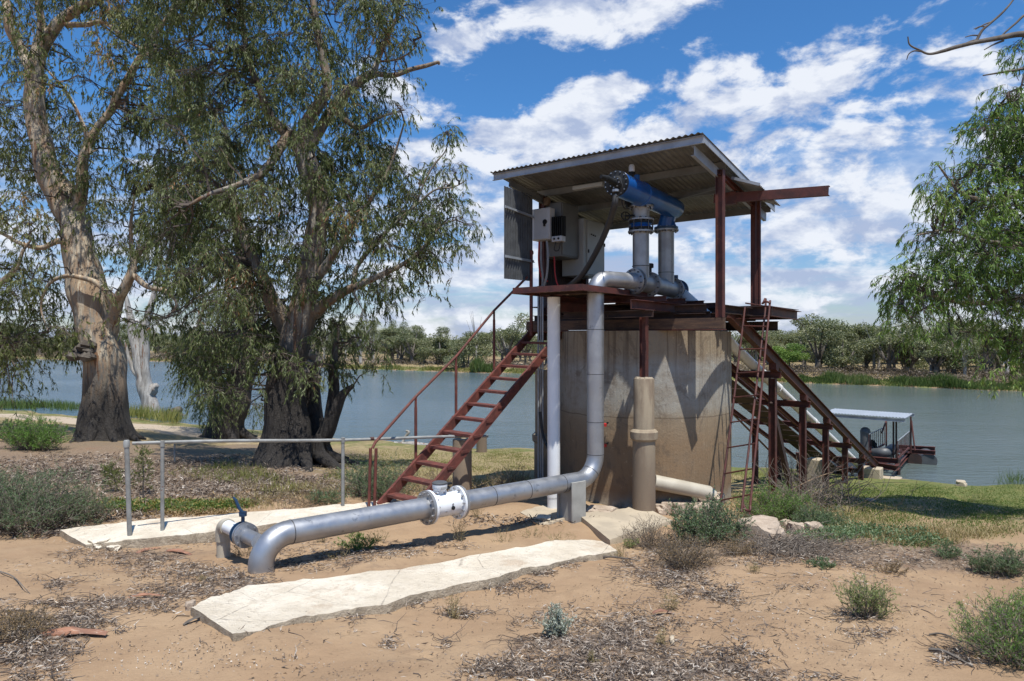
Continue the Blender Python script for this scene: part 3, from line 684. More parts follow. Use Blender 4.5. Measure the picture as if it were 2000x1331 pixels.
MB().lathe((mA+mB_)/2+sd_*.150-UP*.02+dP*.05, sd_, [(0,.028),(.03,.028),(.035,.018)], 14).build('plug', M['black'], fm)
MB().lathe((mA+mB_)/2+sd_*.160+UP*.03+dP*.05, sd_, [(0,.014),(.012,.014)], 10).lathe((mA+mB_)/2+sd_*.155-UP*.06-dP*.06, sd_, [(0,.012),(.015,.012)], 10).build('stud', M['bolt'], fm)

# side branch with valve
jb = onpipe(568)-dP*.36; jv = V((-2.93,7.95,-2.36)); bd = V((-.70,.71,0)).normalized()
bv = empty('branch_valve', jv+bd*.33-UP*.3, 'small butterfly valve with blue lever on the side branch of the silver pipe', 'valve')
bc = V((-2.98,8.02,-2.36)); 
MB().tube([bc, bc+bd*.34], .085, 24).build('stub', M['alu'], bv)
for t_ in (.34, .385):
    o = MB().lathe(bc+bd*t_, bd, [(-.014,.15),(.014,.15)], 32).build('flange', M['alu'], bv)
    MB().bolts(bc+bd*t_, bd, .125, 8, .013, .05).build('bolts', M['bolt'], o)
MB().lathe(bc+bd*.43, bd, [(-.03,.13),(.03,.13)], 28).tube([bc+bd*.43+UP*.1, bc+bd*.43+UP*.26], .022, 10).lathe(bc+bd*.43+UP*.22, UP, [(0,.045),(.03,.045)], 14).build('valve_body', M['bluedark'], bv)
MB().lathe(bc+bd*.475, bd, [(-.012,.145),(.012,.145)], 28).build('flange', M['bluedark'], bv)
lv = bc+bd*.43+UP*.26
MB().tube([lv, lv+V((-.05,.0,.06)), lv+V((-.09,0,.16)), lv+V((-.12,0,.19))], [.018,.02,.018,.012], 8).box(lv, .08,.05,.03).build('lever', M['bluedark'], bv)
wp = empty('branch_pipe', bc+bd*1.0-UP*.5, 'short white plastic branch pipe bending down into the sand beside the valve', 'pipe')
pts = fillet([bc+bd*.49, bc+bd*1.02, bc+bd*1.02-UP*.65], .10, 8)
MB().tube([bc+bd*.49, bc+bd*.92], .082, 24).build('pipe_run', M['pvc'], wp)
MB().tube(fillet([bc+bd*.88, bc+bd*1.02, bc+bd*1.02-UP*.20], .10, 8), .098, 24).build('elbow', M['pvccream'], wp)
MB().tube([bc+bd*1.02-UP*.15, bc+bd*1.02-UP*.7], .084, 24).build('downpipe', M['pvccream'], wp)

# white down pipe and columns
w0 = P(1081.5, 985, 12.0); xw = w0.x
o = empty('white_standpipe', V((xw,12.0,gz(xw,12.0))), 'thick glossy white plastic pipe standing upright from ground to platform', 'pipe')
MB().tube([V((xw,12.0,-3.2)), V((xw,12.0,.76))], .112, 32).build('pipe_run', M['pvc'], o)
MB().lathe(V((xw,12.0,-2.63)), UP, [(-.12,.118),(.12,.118),(.125,.112)], 32).build('socket', M['pvc'], o)
def pillar(x, y, ztop, zcol, r, label, broken=True):
    t = empty('concrete_pillar', V((x,y,gz(x,y))), label, 'pillar', 'concrete pillars around the tower')
    g = gz(x, y)-.3
    segs = 28; pr = [(g, r*1.02), (zcol-.14 if zcol else ztop-.3, r)]
    m = MB().lathe(V((x,y,0)), UP, [(g,r*1.08),(zcol if zcol else g+.1,r*1.06),(zcol+.02 if zcol else g+.2,r*.97),(ztop-.03,r*.97),(ztop,r*.93)], segs)
    m.build('shaft', M['pillar'], t)
    if zcol: MB().lathe(V((x,y,zcol)), UP, [(-.09,r*1.04),(-.045,r*1.27),(.075,r*1.30),(.115,r*1.08),(.125,r*.98)], segs).build('collar', M['pillar'], t)
    cm = MB()
    random.seed(int(x*100))
    for k in range(9):
        a = k*.7; cm.lathe(V((x+math.cos(a)*r*.6, y+math.sin(a)*r*.6, ztop-.01)), UP, [(0,.05),(.02+.02*random.random(),.035)], 6)
    cm.build('broken_rim', M['slab2'], t)
    return t
pillar(2.30, 11.9, -.66, -1.66, .185, 'concrete pillar with a raised collar in front of the tower carrying the steel column')
pillar(.66, 14.1, -.62, -2.02, .19, 'concrete pillar with a collar half hidden behind the white standpipe')
pillar(-.93, 12.75, -1.84, None, .185, 'short plain concrete pillar standing under the red stairs')
# conduits up the tower's left edge
cd_ = empty('conduit_bundle', V((.56,13.8,-3)), 'bundle of thin grey conduits rising beside the tower behind the white standpipe', 'conduit')
for k, (dx, dy) in enumerate(((0,0),(.05,.02),(.09,-.01))):
    MB().tube([V((.53+dx,13.75+dy,-3.0)), V((.53+dx,13.75+dy,.62)), V((.53+dx,13.75+dy,1.1))], .018, 8).build('conduit', M['greycable'] if k % 2 else M['galv'], cd_)
MB().tube(smooth_path([V((.55,13.4,-1.4)), V((.62,13.3,-1.9)), V((.82,12.6,-2.3)), V((.95,12.3,-2.75))], 8), .03, 10).build('black_feed', M['rubber'], cd_)
# stanchion
sc = onpipe(1116); 
st_ = empty('pipe_support', V((sc.x,sc.y,-3.0)), 'grey cement stanchion propping the silver pipe beside the tower', 'support')
MB().box(sc+V((0,0,-.36)), .24,.30,.68, dP, sd_).build('block', M['stan'], st_, bevel=.008)
MB().box(sc+sd_*.165-dP*-.0+V((0,0,-.34)), .32,.03,.74, dP, sd_).build('face_plate', M['stan'], st_, bevel=.004)
MB().box(sc-sd_*.165+V((0,0,-.34)), .32,.03,.74, dP, sd_).build('face_plate', M['stan'], st_, bevel=.004)
MB().box(sc+V((0,0,-.70)), .42,.48,.03, dP, sd_).build('foot', M['stan'], st_)

# ---- concrete strips and pads
def strip(name, A, B, za, zb, mat, label, th=.16, rough=.02, cat='concrete slab'):
    """A far edge, B near edge, pixel polylines with equal count; z from za to zb along"""
    n = len(A); K = 10; a3 = []; b3 = []
    for i in range(n):
        z = za+(zb-za)*i/(n-1); a3.append(PZ(*A[i], z)); b3.append(PZ(*B[i], z))
    a3 = [a3[i].lerp(a3[i+1], k/K) for i in range(n-1) for k in range(K)]+[a3[-1]]
    b3 = [b3[i].lerp(b3[i+1], k/K) for i in range(n-1) for k in range(K)]+[b3[-1]]
    m_ = 14; vs = []; fs = []
    for i, (p, q) in enumerate(zip(a3, b3)):
        for j in range(-2, m_+3):
            t = min(max(j, 0), m_)/m_; v = p.lerp(q, t)
            nz = noise.noise(v*2.1)*rough+noise.noise(v*7)*rough*.5
            e = noise.noise(v*3.2+V((5,0,0)))*.085+noise.noise(v*11)*.04
            out = (q-p).normalized()
            if j <= 0: v = v-out*(e if j == 0 else e+.012)
            if j >= m_: v = v+out*(e if j == m_ else e+.012)
            if j in (-1, m_+1): v = v+V((0,0,-.03))
            if j in (-2, m_+2): v = v+V((0,0,-th))
            vs.append(v+V((0,0,nz)))
    W = m_+5; n2 = len(a3)
    for i in range(n2-1):
        for j in range(W-1): fs.append((i*W+j, i*W+j+1, (i+1)*W+j+1, (i+1)*W+j))
    mbx = MB().add(vs, fs)
    for i in (0, n2-1):       # end faces dropped to the ground
        rowv = [V(vs[i*W+j]) for j in range(W)]
        low = [V((v.x, v.y, rowv[0].z-.0)) for v in rowv]
        mbx.add(rowv+low, [(j, j+1, W+j+1, W+j) for j in range(W-1)])
    c = (a3[n2//2]+b3[n2//2])/2
    o = mbx.build(name, mat, None, origin=c, sharp=50)
    return tag(o, label, cat, 'old concrete strips')
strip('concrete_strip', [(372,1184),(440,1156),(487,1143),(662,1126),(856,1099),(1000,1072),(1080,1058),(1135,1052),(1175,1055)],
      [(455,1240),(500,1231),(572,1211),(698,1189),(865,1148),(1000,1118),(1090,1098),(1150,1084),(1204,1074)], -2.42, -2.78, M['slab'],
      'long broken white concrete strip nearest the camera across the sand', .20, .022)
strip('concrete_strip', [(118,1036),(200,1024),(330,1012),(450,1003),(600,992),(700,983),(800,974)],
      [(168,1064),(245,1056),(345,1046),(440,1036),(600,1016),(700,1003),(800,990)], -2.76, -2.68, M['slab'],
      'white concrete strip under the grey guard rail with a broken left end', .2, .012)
strip('concrete_pad', [(1128,1004),(1190,998),(1250,986)], [(1190,1054),(1250,1036),(1312,1016)], -2.90, -2.93, M['slab2'],
      'pale concrete pad beside the cement stanchion at the foot of the pillar', .25, .006)
strip('concrete_pad', [(1015,1000),(1050,990),(1085,983)], [(1055,1024),(1090,1016),(1125,1006)], -2.93, -2.93, M['slab2'],
      'small grey concrete pad around the foot of the white standpipe', .2, .01)

# ---- guard rail
ga = V((-5.42,9.6,-1.45)); gb = V((-.44,12.45,-1.75))
gr = empty('guard_rail', V((-5.42,9.6,gz(-5.42,9.6))), 'low grey pipe guard rail above the white concrete strip', 'railing')
MB().tube([ga+(gb-ga)*t+V((0,0,.012*math.sin(t*9))) for t in np.linspace(.012,1,14)], .026, 12).build('top_rail', M['railgrey'], gr)
MB().tube([V((ga.x+.06,ga.y,ga.z-1.50)), V((ga.x+.04,ga.y,ga.z-1.2)), V((ga.x,ga.y,ga.z+.03))], .033, 12).build('post', M['railgrey'], gr)
MB().tube([V((ga.x+.055,ga.y,ga.z-1.52)), V((ga.x+.05,ga.y,ga.z-1.30))], .045, 12).build('post_socket', M['pillar'], gr)
MB().lathe(V((ga.x,ga.y,ga.z)), UP, [(-.05,.042),(.035,.042),(.05,.03)], 12).build('rail_tee', M['railgrey'], gr)
for px, zb_ in ((317,-2.76),(669,-2.75)):
    t_ = None
    for t in np.linspace(0,1,500):
        q = ga+(gb-ga)*t
        if q.x/q.y*FPX+1000 >= px: t_ = t; break
    q = ga+(gb-ga)*t_
    MB().tube([V((q.x,q.y,zb_-.05)), V((q.x,q.y,q.z))], .027, 12).build('post', M['railgrey'], gr)
    MB().lathe(V((q.x,q.y,q.z)), UP, [(-.05,.036),(.03,.036)], 12).build('rail_tee', M['railgrey'], gr)
t_ = .62; q = ga+(gb-ga)*t_; MB().lathe(q, (gb-ga), [(-.03,.032),(.03,.032)], 12).build('rust_joint', M['redsteel'], gr)
q = onG(341, 905)
o = MB().tube([q-UP*.1, V((q.x,q.y,q.z+.52))], .024, 8).build('marker_post', M['railgrey'], None, origin=q)
tag(o, 'short thin grey post standing alone in the dry litter behind the guard rail', 'post')

# ---- stairs
stt = empty('access_stairs', V((-2.0,11.9,-3.0)), 'steep open red stairs climbing from the sand up to the platform', 'stairs')
fL = V((-2.15,11.25,-2.70)); fR = V((-1.56,10.80,-2.72)); wv = fR-fL
tL = V((.52,14.42,.28)); tR = tL+wv*.98
def on(a, b, t): return a+(b-a)*t
def stairdir(a, b, col_):
    pass
for a, b in ((fL,tL), (fR,tR)):
    MB().beam(a-(b-a)*.01, b+(b-a)*.02, .05, .17).build('stringer', M['redwood'], stt)
NT_ = 13
for k in range(NT_):
    t = .045+.925*k/(NT_-1)
    a = on(fL,tL,t)+UP*.0; b = on(fR,tR,t)
    e_ = (b-a).normalized()
    MB().beam(a-e_*.06, b+e_*.04, .21, .045).build('tread', M['redwood'], stt)
hp = []
for px, yt, yb in ((814,775,898),(893,697,806),(967,607,720)):
    best = None
    for t in np.linspace(0,1,800):
        q = on(fL,tL,t)
        if q.x/q.y*FPX+1000 >= px: best = q; break
    q = best-Rr*.03; zt = (665.5-yt)/FPX*q.y
    hp.append(V((q.x,q.y,zt)))
    MB().tube([V((q.x,q.y,q.z-.05)), V((q.x,q.y,zt))], .021, 10).tube([V((q.x,q.y,q.z-.05)), V((q.x,q.y,zt-.18))], .026, 10).build('rail_post', M['redwood'], stt)
b0 = V((-2.27,11.0,-2.75)); z0 = (665.5-876)/FPX*11.0
for dx in (-.04, .05):
    MB().tube([b0+V((dx,0,-.1)), V((b0.x+dx+.03,b0.y,z0))], .025, 10).build('rail_post', M['redwood'], stt)
hr = [V((b0.x+.02,b0.y,z0)), V((b0.x+.06,b0.y+.03,z0+.09))]+hp+[P(1030,541,13.6)]
MB().tube(hr, .024, 12).build('hand_rail', M['redwood'], stt)
q = P(1037.5,497,13.75)
MB().tube([V((q.x,q.y,.1)), V((q.x,q.y,q.z))], .036, 12).lathe(V((q.x,q.y,q.z)), UP, [(0,.05),(.05,.05),(.08,.03)], 12).build('head_post', M['redwood'], stt)
q = P(792, 968, 11.6)
o = MB().box(V((q.x,q.y,gz(q.x,q.y)+.08)), .45,.3,.3, Bb, Rr).build('timber_step', M['slab2'], None, origin=q, bevel=.02)
tag(o, 'small pale block lying at the foot of the red stairs', 'block')

# ---- ladder
ld = empty('leaning_ladder', V((3.6,11.1,-3.0)), 'tall rusty pipe ladder leaning against the right end of the platform', 'ladder')
lb = P(1405,997,11.5); lt_ = P(1455,600,12.55); rb = P(1460,1040,10.75); rt = P(1503,600,12.15)
lb.z = max(lb.z, gz(lb.x,lb.y)-.1)
MB().tube([lb, on(lb,lt_,.5)+V((.01,0,0)), lt_], .019, 10).build('rail', M['redsteel'], ld)
top_ = fillet([rb, rt, rt+V((.02,.0,.12)), rt+V((-.09,.12,.12)), rt+V((-.11,.14,-.1))], .05, 5)
mt = P(1494,612,12.35); mb2 = P(1452,965,11.0)
inner = [rt+V((-.09,.10,.07)), mt, mb2, P(1452,985,10.95), P(1457,996,10.9), P(1465,997,10.85), on(rb,rt,.105)]
MB().tube(smooth_path([rb, on(rb,rt,.33), on(rb,rt,.66), rt, rt+V((.0,.0,.07)), rt+V((-.05,.06,.10)), inner[0]], 5), .019, 10).build('rail', M['redsteel'], ld)
MB().tube(smooth_path(inner, 6), .019, 10).build('inner_rail', M['redsteel'], ld)
for k in range(9):
    t = .03+.122*k
    a = on(lb,lt_,t+.015); bq = on(rb,rt,min(1,(t*.88+.125)))
    MB().tube([a, bq], .013, 8).build('rung', M['redsteel'], ld)

# ---- inclined rail track down to the river
rp = empty('inclined_track', V((6,16,-3.6)), 'rusty red inclined steel track on posts running from the platform down to the river', 'ramp')
s1_ = V((4.5,13.4,.30)); e1_ = V((13.2,24.5,-4.62)); dR = (e1_-s1_); dRn = dR.normalized()
lp = V((-dR.y, dR.x, 0)).normalized()
def R1(t): return s1_+dR*t
MB().beam(R1(-.05)+UP*.25*0, R1(1.0), .13, .24, 'I').build('rail_beam', M['redsteel'], rp)
MB().beam(R1(-.05)+lp*1.25, R1(1.0)+lp*1.25, .13, .20, 'I').build('rail_beam', M['redsteel'], rp)
MB().beam(R1(-.04)+lp*.78-UP*.32, R1(.98)+lp*.78-UP*.32, .06, .12, 'C').build('walk_stringer', M['redsteel'], rp)
MB().beam(R1(-.04)+lp*1.95-UP*.50, R1(.98)+lp*1.95-UP*.50, .06, .12, 'C').build('walk_stringer', M['redsteel'], rp)
for k in range(20):
    t = .02+.048*k
    MB().beam(R1(t)+lp*1.32-UP*.42, R1(t+.043)+lp*1.32-UP*.42, .62, .02).build('walk_plate', M['darkrust'], rp)
for k, t in enumerate((.152,.32,.478,.64,.797,.93)):
    q = R1(t)-UP*.24
    MB().beam(q-lp*.12-UP*.07, q+lp*2.1-UP*.07, .12, .15, 'I').build('cross_beam', M['redsteel'], rp)
    for off in (.06, 1.98):
        a = q+lp*off-UP*.15; gg = gz(a.x,a.y)-.2
        if k == 5: gg = min(gg, WATER_Z-.3)
        MB().beam(V((a.x,a.y,gg)), a, .13, .15, 'I', up=lp).build('post', M['redsteel'], rp)
    MB().box(q+lp*.0+UP*.05-dRn*.12, .16,.2,.14, lp, dRn).build('rail_cleat', M['redsteel'], rp)
q = R1(.152)
MB().beam(q+lp*.1-UP*.9, V((R1(.27).x, R1(.27).y, gz(R1(.27).x,R1(.27).y)-.1))+lp*.1, .10, .14, 'box').build('diagonal_brace', M['darkrust'], rp)
MB().beam(R1(.32)+lp*1.98-UP*.5, R1(.64)+lp*1.98-UP*.95, .06, .06, 'L').build('diagonal_brace', M['redsteel'], rp)
# suction pipe
sp = empty('suction_pipe', V((6,16,-3.0)), 'white suction pipe lying along the inclined track down to the river pontoon', 'pipe')
def R1p(t): return R1(t)+lp*.50-UP*.10
MB().tube([T2+dT*.72, R1p(-.02)+UP*.1, R1p(.05)], .12, 24).build('upper_length', M['pvc'], sp)
for k in range(4):
    MB().tube([R1p(.05+.23*k), R1p(.05+.23*(k+1))], .115, 24).build('pipe_length', M['pvc'], sp)
for k in range(1, 5):
    MB().lathe(R1p(.05+.23*k), dRn, [(-.07,.128),(.07,.128)], 24).build('coupling', M['galv'] if k > 2 else M['pvc'], sp)
MB().lathe(R1p(.43), dRn, [(-.01,.12),(.01,.12)], 24).lathe(R1p(.75), dRn, [(-.01,.12),(.01,.12)], 24).build('strap', M['rubber'], sp)
# pier blocks
for (px, py0, py1, Y, wpx, lab) in ((1704,913,940,23.6,30,'pale concrete pier block under the river end of the inclined track'), (1596,896,935,20.2,30,'weathered concrete pier block half hidden by dead twigs beneath the track'), (1737,932,944,23.8,36,'flat broken concrete block at the water edge beside the track')):
    c = P(px,(py0+py1)/2,Y); h_ = (py1-py0)/FPX*Y; ww = wpx/FPX*Y
    m = MB(); m.box(c-UP*.15, ww, ww*1.1, h_+.3, dRn.xy.to_3d().normalized(), lp)
    o = m.build('pier_block', M['slab2'], None, origin=c, bevel=.03); tag(o, lab, 'concrete block', 'pier blocks by the river')

# ---- floating pump pontoon
pt = empty('pump_pontoon', V((14.0,25.8,WATER_Z)), 'floating pump pontoon with flat corrugated roof and red railings on the river', 'pontoon')
Q0 = P(1700,905,25.2); e1 = V((.80,-.60,0)); e2 = V((.60,.80,0))
rLB = P(1613,797,27.6); rLF = P(1608,806,26.0); rRF = P(1768,817,24.4); rRB = P(1787,806,26.2)
uR = (rRF-rLF); vR = (rLB-rLF)
MB().corr(rLF, uR, rRB-rRF, uR.length, vR.length*1.0, pitch=.105, amp=.012).build('roof_sheet', M['pontoonsheet'], pt)
for q0, q1 in ((rLF,rRF), (rLF+vR*.95, rRF+(rRB-rRF)*.95)):
    MB().beam(q0-UP*.09, q1-UP*.09, .06, .12, 'C').build('roof_purlin', M['galvdull'], pt)
for t in (.93,): MB().beam(on(rLF,rRF,t)-UP*.13, on(rLB,rRB,t)-UP*.13, .05, .1).build('roof_rafter', M['galvdull'], pt)
deckz = WATER_Z+.45
for (px, Y, yt, nm, mt_) in ((1745,24.9,820,'post',M['darkrust']),(1750.5,25.1,818,'post',M['darkrust']),(1731,26.6,815,'post',M['redsteel']),(1779,26.5,812,'post',M['redsteel'])):
    a = P(px,yt,Y); MB().beam(V((a.x,a.y,deckz)), a, .055, .055, 'box', up=e1).build(nm, mt_, pt)
for a, b in ((P(1731,822,26.6), V((P(1722,846,26.0)))), (P(1780,822,26.5), P(1787,880,26.2))):
    MB().tube([a, b], .03, 8).build('stay', M['redsteel'], pt)
def fence(p0, p1, ht, n, mat):
    m = MB().tube([p0+UP*ht, p1+UP*ht], .02, 8); m.build('railing_top', M['galv'], pt)
    mm = MB().beam(p0, p1, .06, .06)
    mm.build('railing_foot', mat, pt)
    for k in range(n):
        q = on(p0,p1,k/(n-1)); MB().tube([q, q+UP*ht], .013, 6).build('baluster', mat, pt)
fence(P(1697,884,25.0), P(1727,868,26.8), .66, 9, M['redsteel'])
fence(P(1753,896,24.3), P(1776,874,26.6), .62, 10, M['redsteel'])
fl_a = P(1695,900,25.0); fl_a.z = deckz
MB().beam(P(1690,905,24.4), P(1752,915,23.8), .14, .18, 'C').build('frame_beam', M['redsteel'], pt)
MB().beam(P(1690,896,25.0), P(1752,901,24.6), .14, .18, 'C').build('frame_beam', M['redsteel'], pt)
MB().beam(P(1750,915,23.9), P(1775,885,27.2), .12, .16, 'C').build('frame_beam', M['redsteel'], pt)
MB().beam(P(1762,880,26.9), P(1827,885,26.3), .12, .16, 'C').build('frame_beam', M['redsteel'], pt)
MB().beam(P(1755,873,28.0), P(1827,877,27.6), .12, .16, 'C').build('frame_beam', M['redsteel'], pt)
MB().beam(P(1760,884,26.4), P(1777,878,28.0), .5, .05).build('deck_plate', M['redsteel'], pt)
MB().beam(P(1697,886,26.6), P(1745,890,26.1), .9, .05).build('deck_plate', M['plank'], pt)
def drum(px, py, Y, R_, mat):
    c = P(px,py,Y); return MB().lathe(c, V((.45,.89,0)), [(0,R_),(1.6,R_),(1.7,R_*.8)], 28).lathe(c+V((.45,.89,0))*-.01, V((.45,.89,0)), [(0,R_*.9),(.01,R_*.9)], 28).build('float_drum', mat, pt)
drum(1787,900,26.6,.27, M['darkrust']); drum(1814,901,26.4,.29, M['tank'])
drum(1716,900,25.6,.28, M['tank'])
a = P(1690,885,25.4)
MB().tube([V((a.x,a.y,deckz-.1)), V((a.x,a.y,P(0,842,25.4).z))], .17, 20).lathe(V((a.x,a.y,P(0,845,25.4).z)), UP, [(0,.18),(.06,.175),(.14,.14),(.19,.07),(.2,.0)], 20).build('pump_column', M['tank'], pt)
pts = smooth_path([V((a.x+.25,a.y,deckz+.25)), P(1712,884,25.2), P(1730,884,25.0), P(1744,877,25.6)], 8)
MB().tube(pts, .19, 20).build('pump_bend', M['tank'], pt)
MB().lathe(V((a.x+.24,a.y,deckz+.4)), V((1,0,0)), [(0,.26),(.05,.26),(.06,.2),(.1,.2)], 24).build('pump_flange', M['black'], pt)
for px, Y in ((1697,24.6),(1755,24.4),(1752,25.6)):
    a_ = P(px,910,Y); MB().beam(V((a_.x,a_.y,-5.3)), V((a_.x,a_.y,deckz+.1)), .09,.09).build('leg', M['darkrust'], pt)
# pier stub in the river near the stairs
q = P(941,868,28.0)
o = MB().tube([V((q.x,q.y,-5.2)), V((q.x,q.y,P(0,854,28.).z))], [.24,.22], 10, jit=.15).build('mooring_stump', M['pillar'], None, origin=V((q.x,q.y,WATER_Z)))
tag(o, 'weathered grey stump standing in the river beyond the end of the guard rail', 'stump')
# drain pipe behind pillar
q0 = P(1278,942,12.35); q1 = P(1385,963,12.35)
o = MB().tube([q0, q1, q1+V((.05,0,-.05))], [.135,.125,.12], 20).build('drain_pipe', M['pvccream'], None, origin=q0)
tag(o, 'cream drain pipe lying against the foot of the tower behind the rubble', 'pipe')
# red taps on the riser
tp = empty('red_tap', V((1.66,12.3,-1.0)), 'pair of small red taps fixed to the tower wall beside the silver riser', 'tap')
for py in (830, 870):
    q = P(1181,py,12.35); MB().tube([q, q+V((.1,.3,0))], .018, 8).build('tap_body', M['black'], tp)
    MB().lathe(q-UP*.03, UP, [(0,.035),(.05,.04),(.06,.02)], 12).build('tap_handle', M['redcable'], tp)
# ================================================================ ground and river
def ground():
    def axis(segs):
        out = []
        for a, b, st in segs: out += list(np.arange(a, b, st))
        return np.array(out+[segs[-1][1]])
    xs = axis([(-600,-120,30),(-120,-40,4),(-40,-14,.6),(-14,-7,.16),(-7,9,.075),(9,16,.16),(16,40,.6),(40,120,3),(120,600,30)])
    ys = axis([(-80,-4,6),(-4,2,.5),(2,3.6,.12),(3.6,12.5,.06),(12.5,18,.11),(18,34,.22),(34,60,.6),(60,200,2),(200,1500,60)])
    X, Y = np.meshgrid(xs, ys); Z = ground_np(X, Y)
    # fine sand relief near the camera
    rel = np.zeros_like(Z)
    for k, (f, a) in enumerate(((2.3,.012),(4.9,.008),(9.5,.004))):
        rel += a*np.sin(f*X+1.7*np.sin(f*.6*Y+k))*np.sin(f*.9*Y+1.3*np.sin(f*.5*X+2*k))
    Z = Z+rel*np.clip((16-Y)/6, 0, 1)*np.clip((Z+4.6)/.4, 0, 1)
    # scuffs and old footprints in the loose sand
    gs = np.random.default_rng(12)
    for _ in range(420):
        fx, fy = gs.uniform(-6, 7), gs.uniform(4, 11); m_ = (abs(X-fx) < .3) & (abs(Y-fy) < .3)
        if not m_.any(): continue
        an = gs.uniform(0, 3.14); u_ = (X[m_]-fx)*math.cos(an)+(Y[m_]-fy)*math.sin(an); v_ = -(X[m_]-fx)*math.sin(an)+(Y[m_]-fy)*math.cos(an)
        q_ = (u_/.14)**2+(v_/.06)**2; Z[m_] += gs.uniform(.4, 1.2)*(-.022*np.exp(-q_)+.012*np.exp(-(np.sqrt(q_)-1.5)**2*3))
    ny, nx = X.shape
    me = bpy.data.meshes.new('ground'); me.vertices.add(nx*ny)
    me.vertices.foreach_set('co', np.stack([X, Y, Z], -1).ravel().astype(np.float32))
    i = np.arange(nx*ny).reshape(ny, nx); q = np.stack([i[:-1,:-1], i[:-1,1:], i[1:,1:], i[1:,:-1]], -1).reshape(-1, 4)
    nf = len(q); me.loops.add(nf*4); me.polygons.add(nf)
    me.loops.foreach_set('vertex_index', q.ravel().astype(np.int32))
    me.polygons.foreach_set('loop_start', (np.arange(nf)*4).astype(np.int32))
    me.polygons.foreach_set('loop_total', np.full(nf, 4, np.int32)); me.update()
    me.shade_smooth()
    # masks: R green grass, G bark and leaf litter, B pale track, A dry grass
    near = np.interp(X, NSX, NSY); far = np.interp(X, FSX, FSY); d = near-Y; d2 = Y-far
    def blob(px, py, rx, ry, w=1):
        c = onG(px, py); return w*np.exp(-(((X-c.x)/rx)**2+((Y-c.y)/ry)**2))
    sm = lambda a, b, v: np.clip((v-a)/(b-a), 0, 1)
    right = sm(4, 9, X)
    grass = sm(-1, .8, d)*sm(11, 2, d)*(.55+.45*right)
    grass = np.maximum(grass, right*sm(13, 5, d)*sm(-1, .8, d)*1.0)
    dry = sm(-1, .5, d)*sm(20, 12, d)*(1-.15*right)
    lit = np.zeros_like(X)
    for b_ in ((560,880,4.0,2.6,1.2),(430,930,3.5,2.2,1.0),(210,900,3.6,3.0,1.2),(100,880,4.0,3.0,1.),(300,1085,1.2,.45,.8),(430,1145,.9,.22,.7),(90,1225,.7,.3,.7),
               (1150,1250,1.1,.45,1.),(1330,1310,1.1,.35,.8),(50,1300,.5,.25,.7),(1330,1120,.9,.5,.8),(1560,1070,1.2,.6,.9),(700,1100,1.2,.4,.6),(1400,1080,1,.5,.6),(20,960,3,1.6,.8),(1950,1100,1.6,.8,.8),(1800,1075,1.6,.8,.7),(1500,1040,1.4,1.,.6)):
        lit += blob(*b_)
    path = sm(3.0, 4.2, d)*sm(9.5, 7, d)*sm(-8, -14, X)
    fz = (d2 > 0); grass = np.where(fz, sm(5, 1, d2)*.9, grass); dry = np.where(fz, .75, dry); lit = np.where(fz, .55*sm(6,14,d2), lit); path = np.where(fz, sm(9,12,d2)*sm(22,16,d2)*.6, path)
    ca = me.color_attributes.new('mask', 'FLOAT_COLOR', 'POINT')
    ca.data.foreach_set('color', np.stack([grass, np.clip(lit,0,1.2), path, dry], -1).ravel().astype(np.float32))
    t = NT('sandy_ground'); p = t.pos
    at = t.n('ShaderNodeAttribute', attribute_name='mask'); sp_ = t.n('ShaderNodeSeparateColor', {0: at.outputs['Color']})
    g_, l_, pa = sp_.outputs[0], sp_.outputs[1], sp_.outputs[2]; dr = at.outputs['Alpha']
    nb = t.noise(p, .9, 6, .6); nm = t.noise(p, 5, 7, .65); nf_ = t.noise(p, 38, 6, .7); nv = t.noise(p, 140, 3, .7)
    sand = t.mix(t.rng(nb, .35, .65), (.315,.210,.127), (.375,.260,.160))
    sand = t.mix(t.rng(nm, .5, .70, 0, .55), sand, (.27,.18,.11))
    sand = t.mix(t.rng(nf_, .58, .72, 0, .5), sand, (.23,.165,.12))
    sand = t.mix(t.rng(nv, .70, .76, 0, .5), sand, (.60,.50,.39))
    lit_c = t.mix(t.rng(nf_, .38, .62), (.12,.085,.062), (.25,.19,.14))
    lit_c = t.mix(t.rng(nm, .52, .64, 0, .8), lit_c, (.20,.125,.082))
    gr_c = t.mix(t.rng(nm, .40, .62), (.085,.12,.028), (.17,.165,.055)); gr_c = t.mix(t.rng(nf_, .45, .7, 0, .6), gr_c, (.26,.21,.10))
    dry_c = t.mix(t.rng(nm, .38, .62), (.24,.18,.095), (.33,.26,.14)); dry_c = t.mix(t.rng(nf_, .50, .66, 0, .6), dry_c, (.12,.11,.05))
    pat_c = (.42,.34,.25)
    def msk(m, k, n, lo=.35, hi=.65): return t.rng(t.math('ADD', m, t.math('MULTIPLY', t.math('SUBTRACT', n, .5), k)), lo, hi)
    c = t.mix(msk(dr, 1.0, nb), sand, dry_c)
    c = t.mix(msk(g_, 1.1, nb), c, gr_c)
    c = t.mix(t.math('MULTIPLY', msk(l_, 1.3, nm, .45, .85), .8), c, lit_c)
    c = t.mix(msk(pa, .5, nm), c, pat_c)
    t.bump(t.math('ADD', t.math('ADD', nf_, t.math('MULTIPLY', nm, 3.2)), t.math('MULTIPLY', nv, .35)), .6, .02)
    m = t.out(c, .95, 0., .2)
    o = link_mesh('ground', me, m); tag(o, kind='structure')
ground()
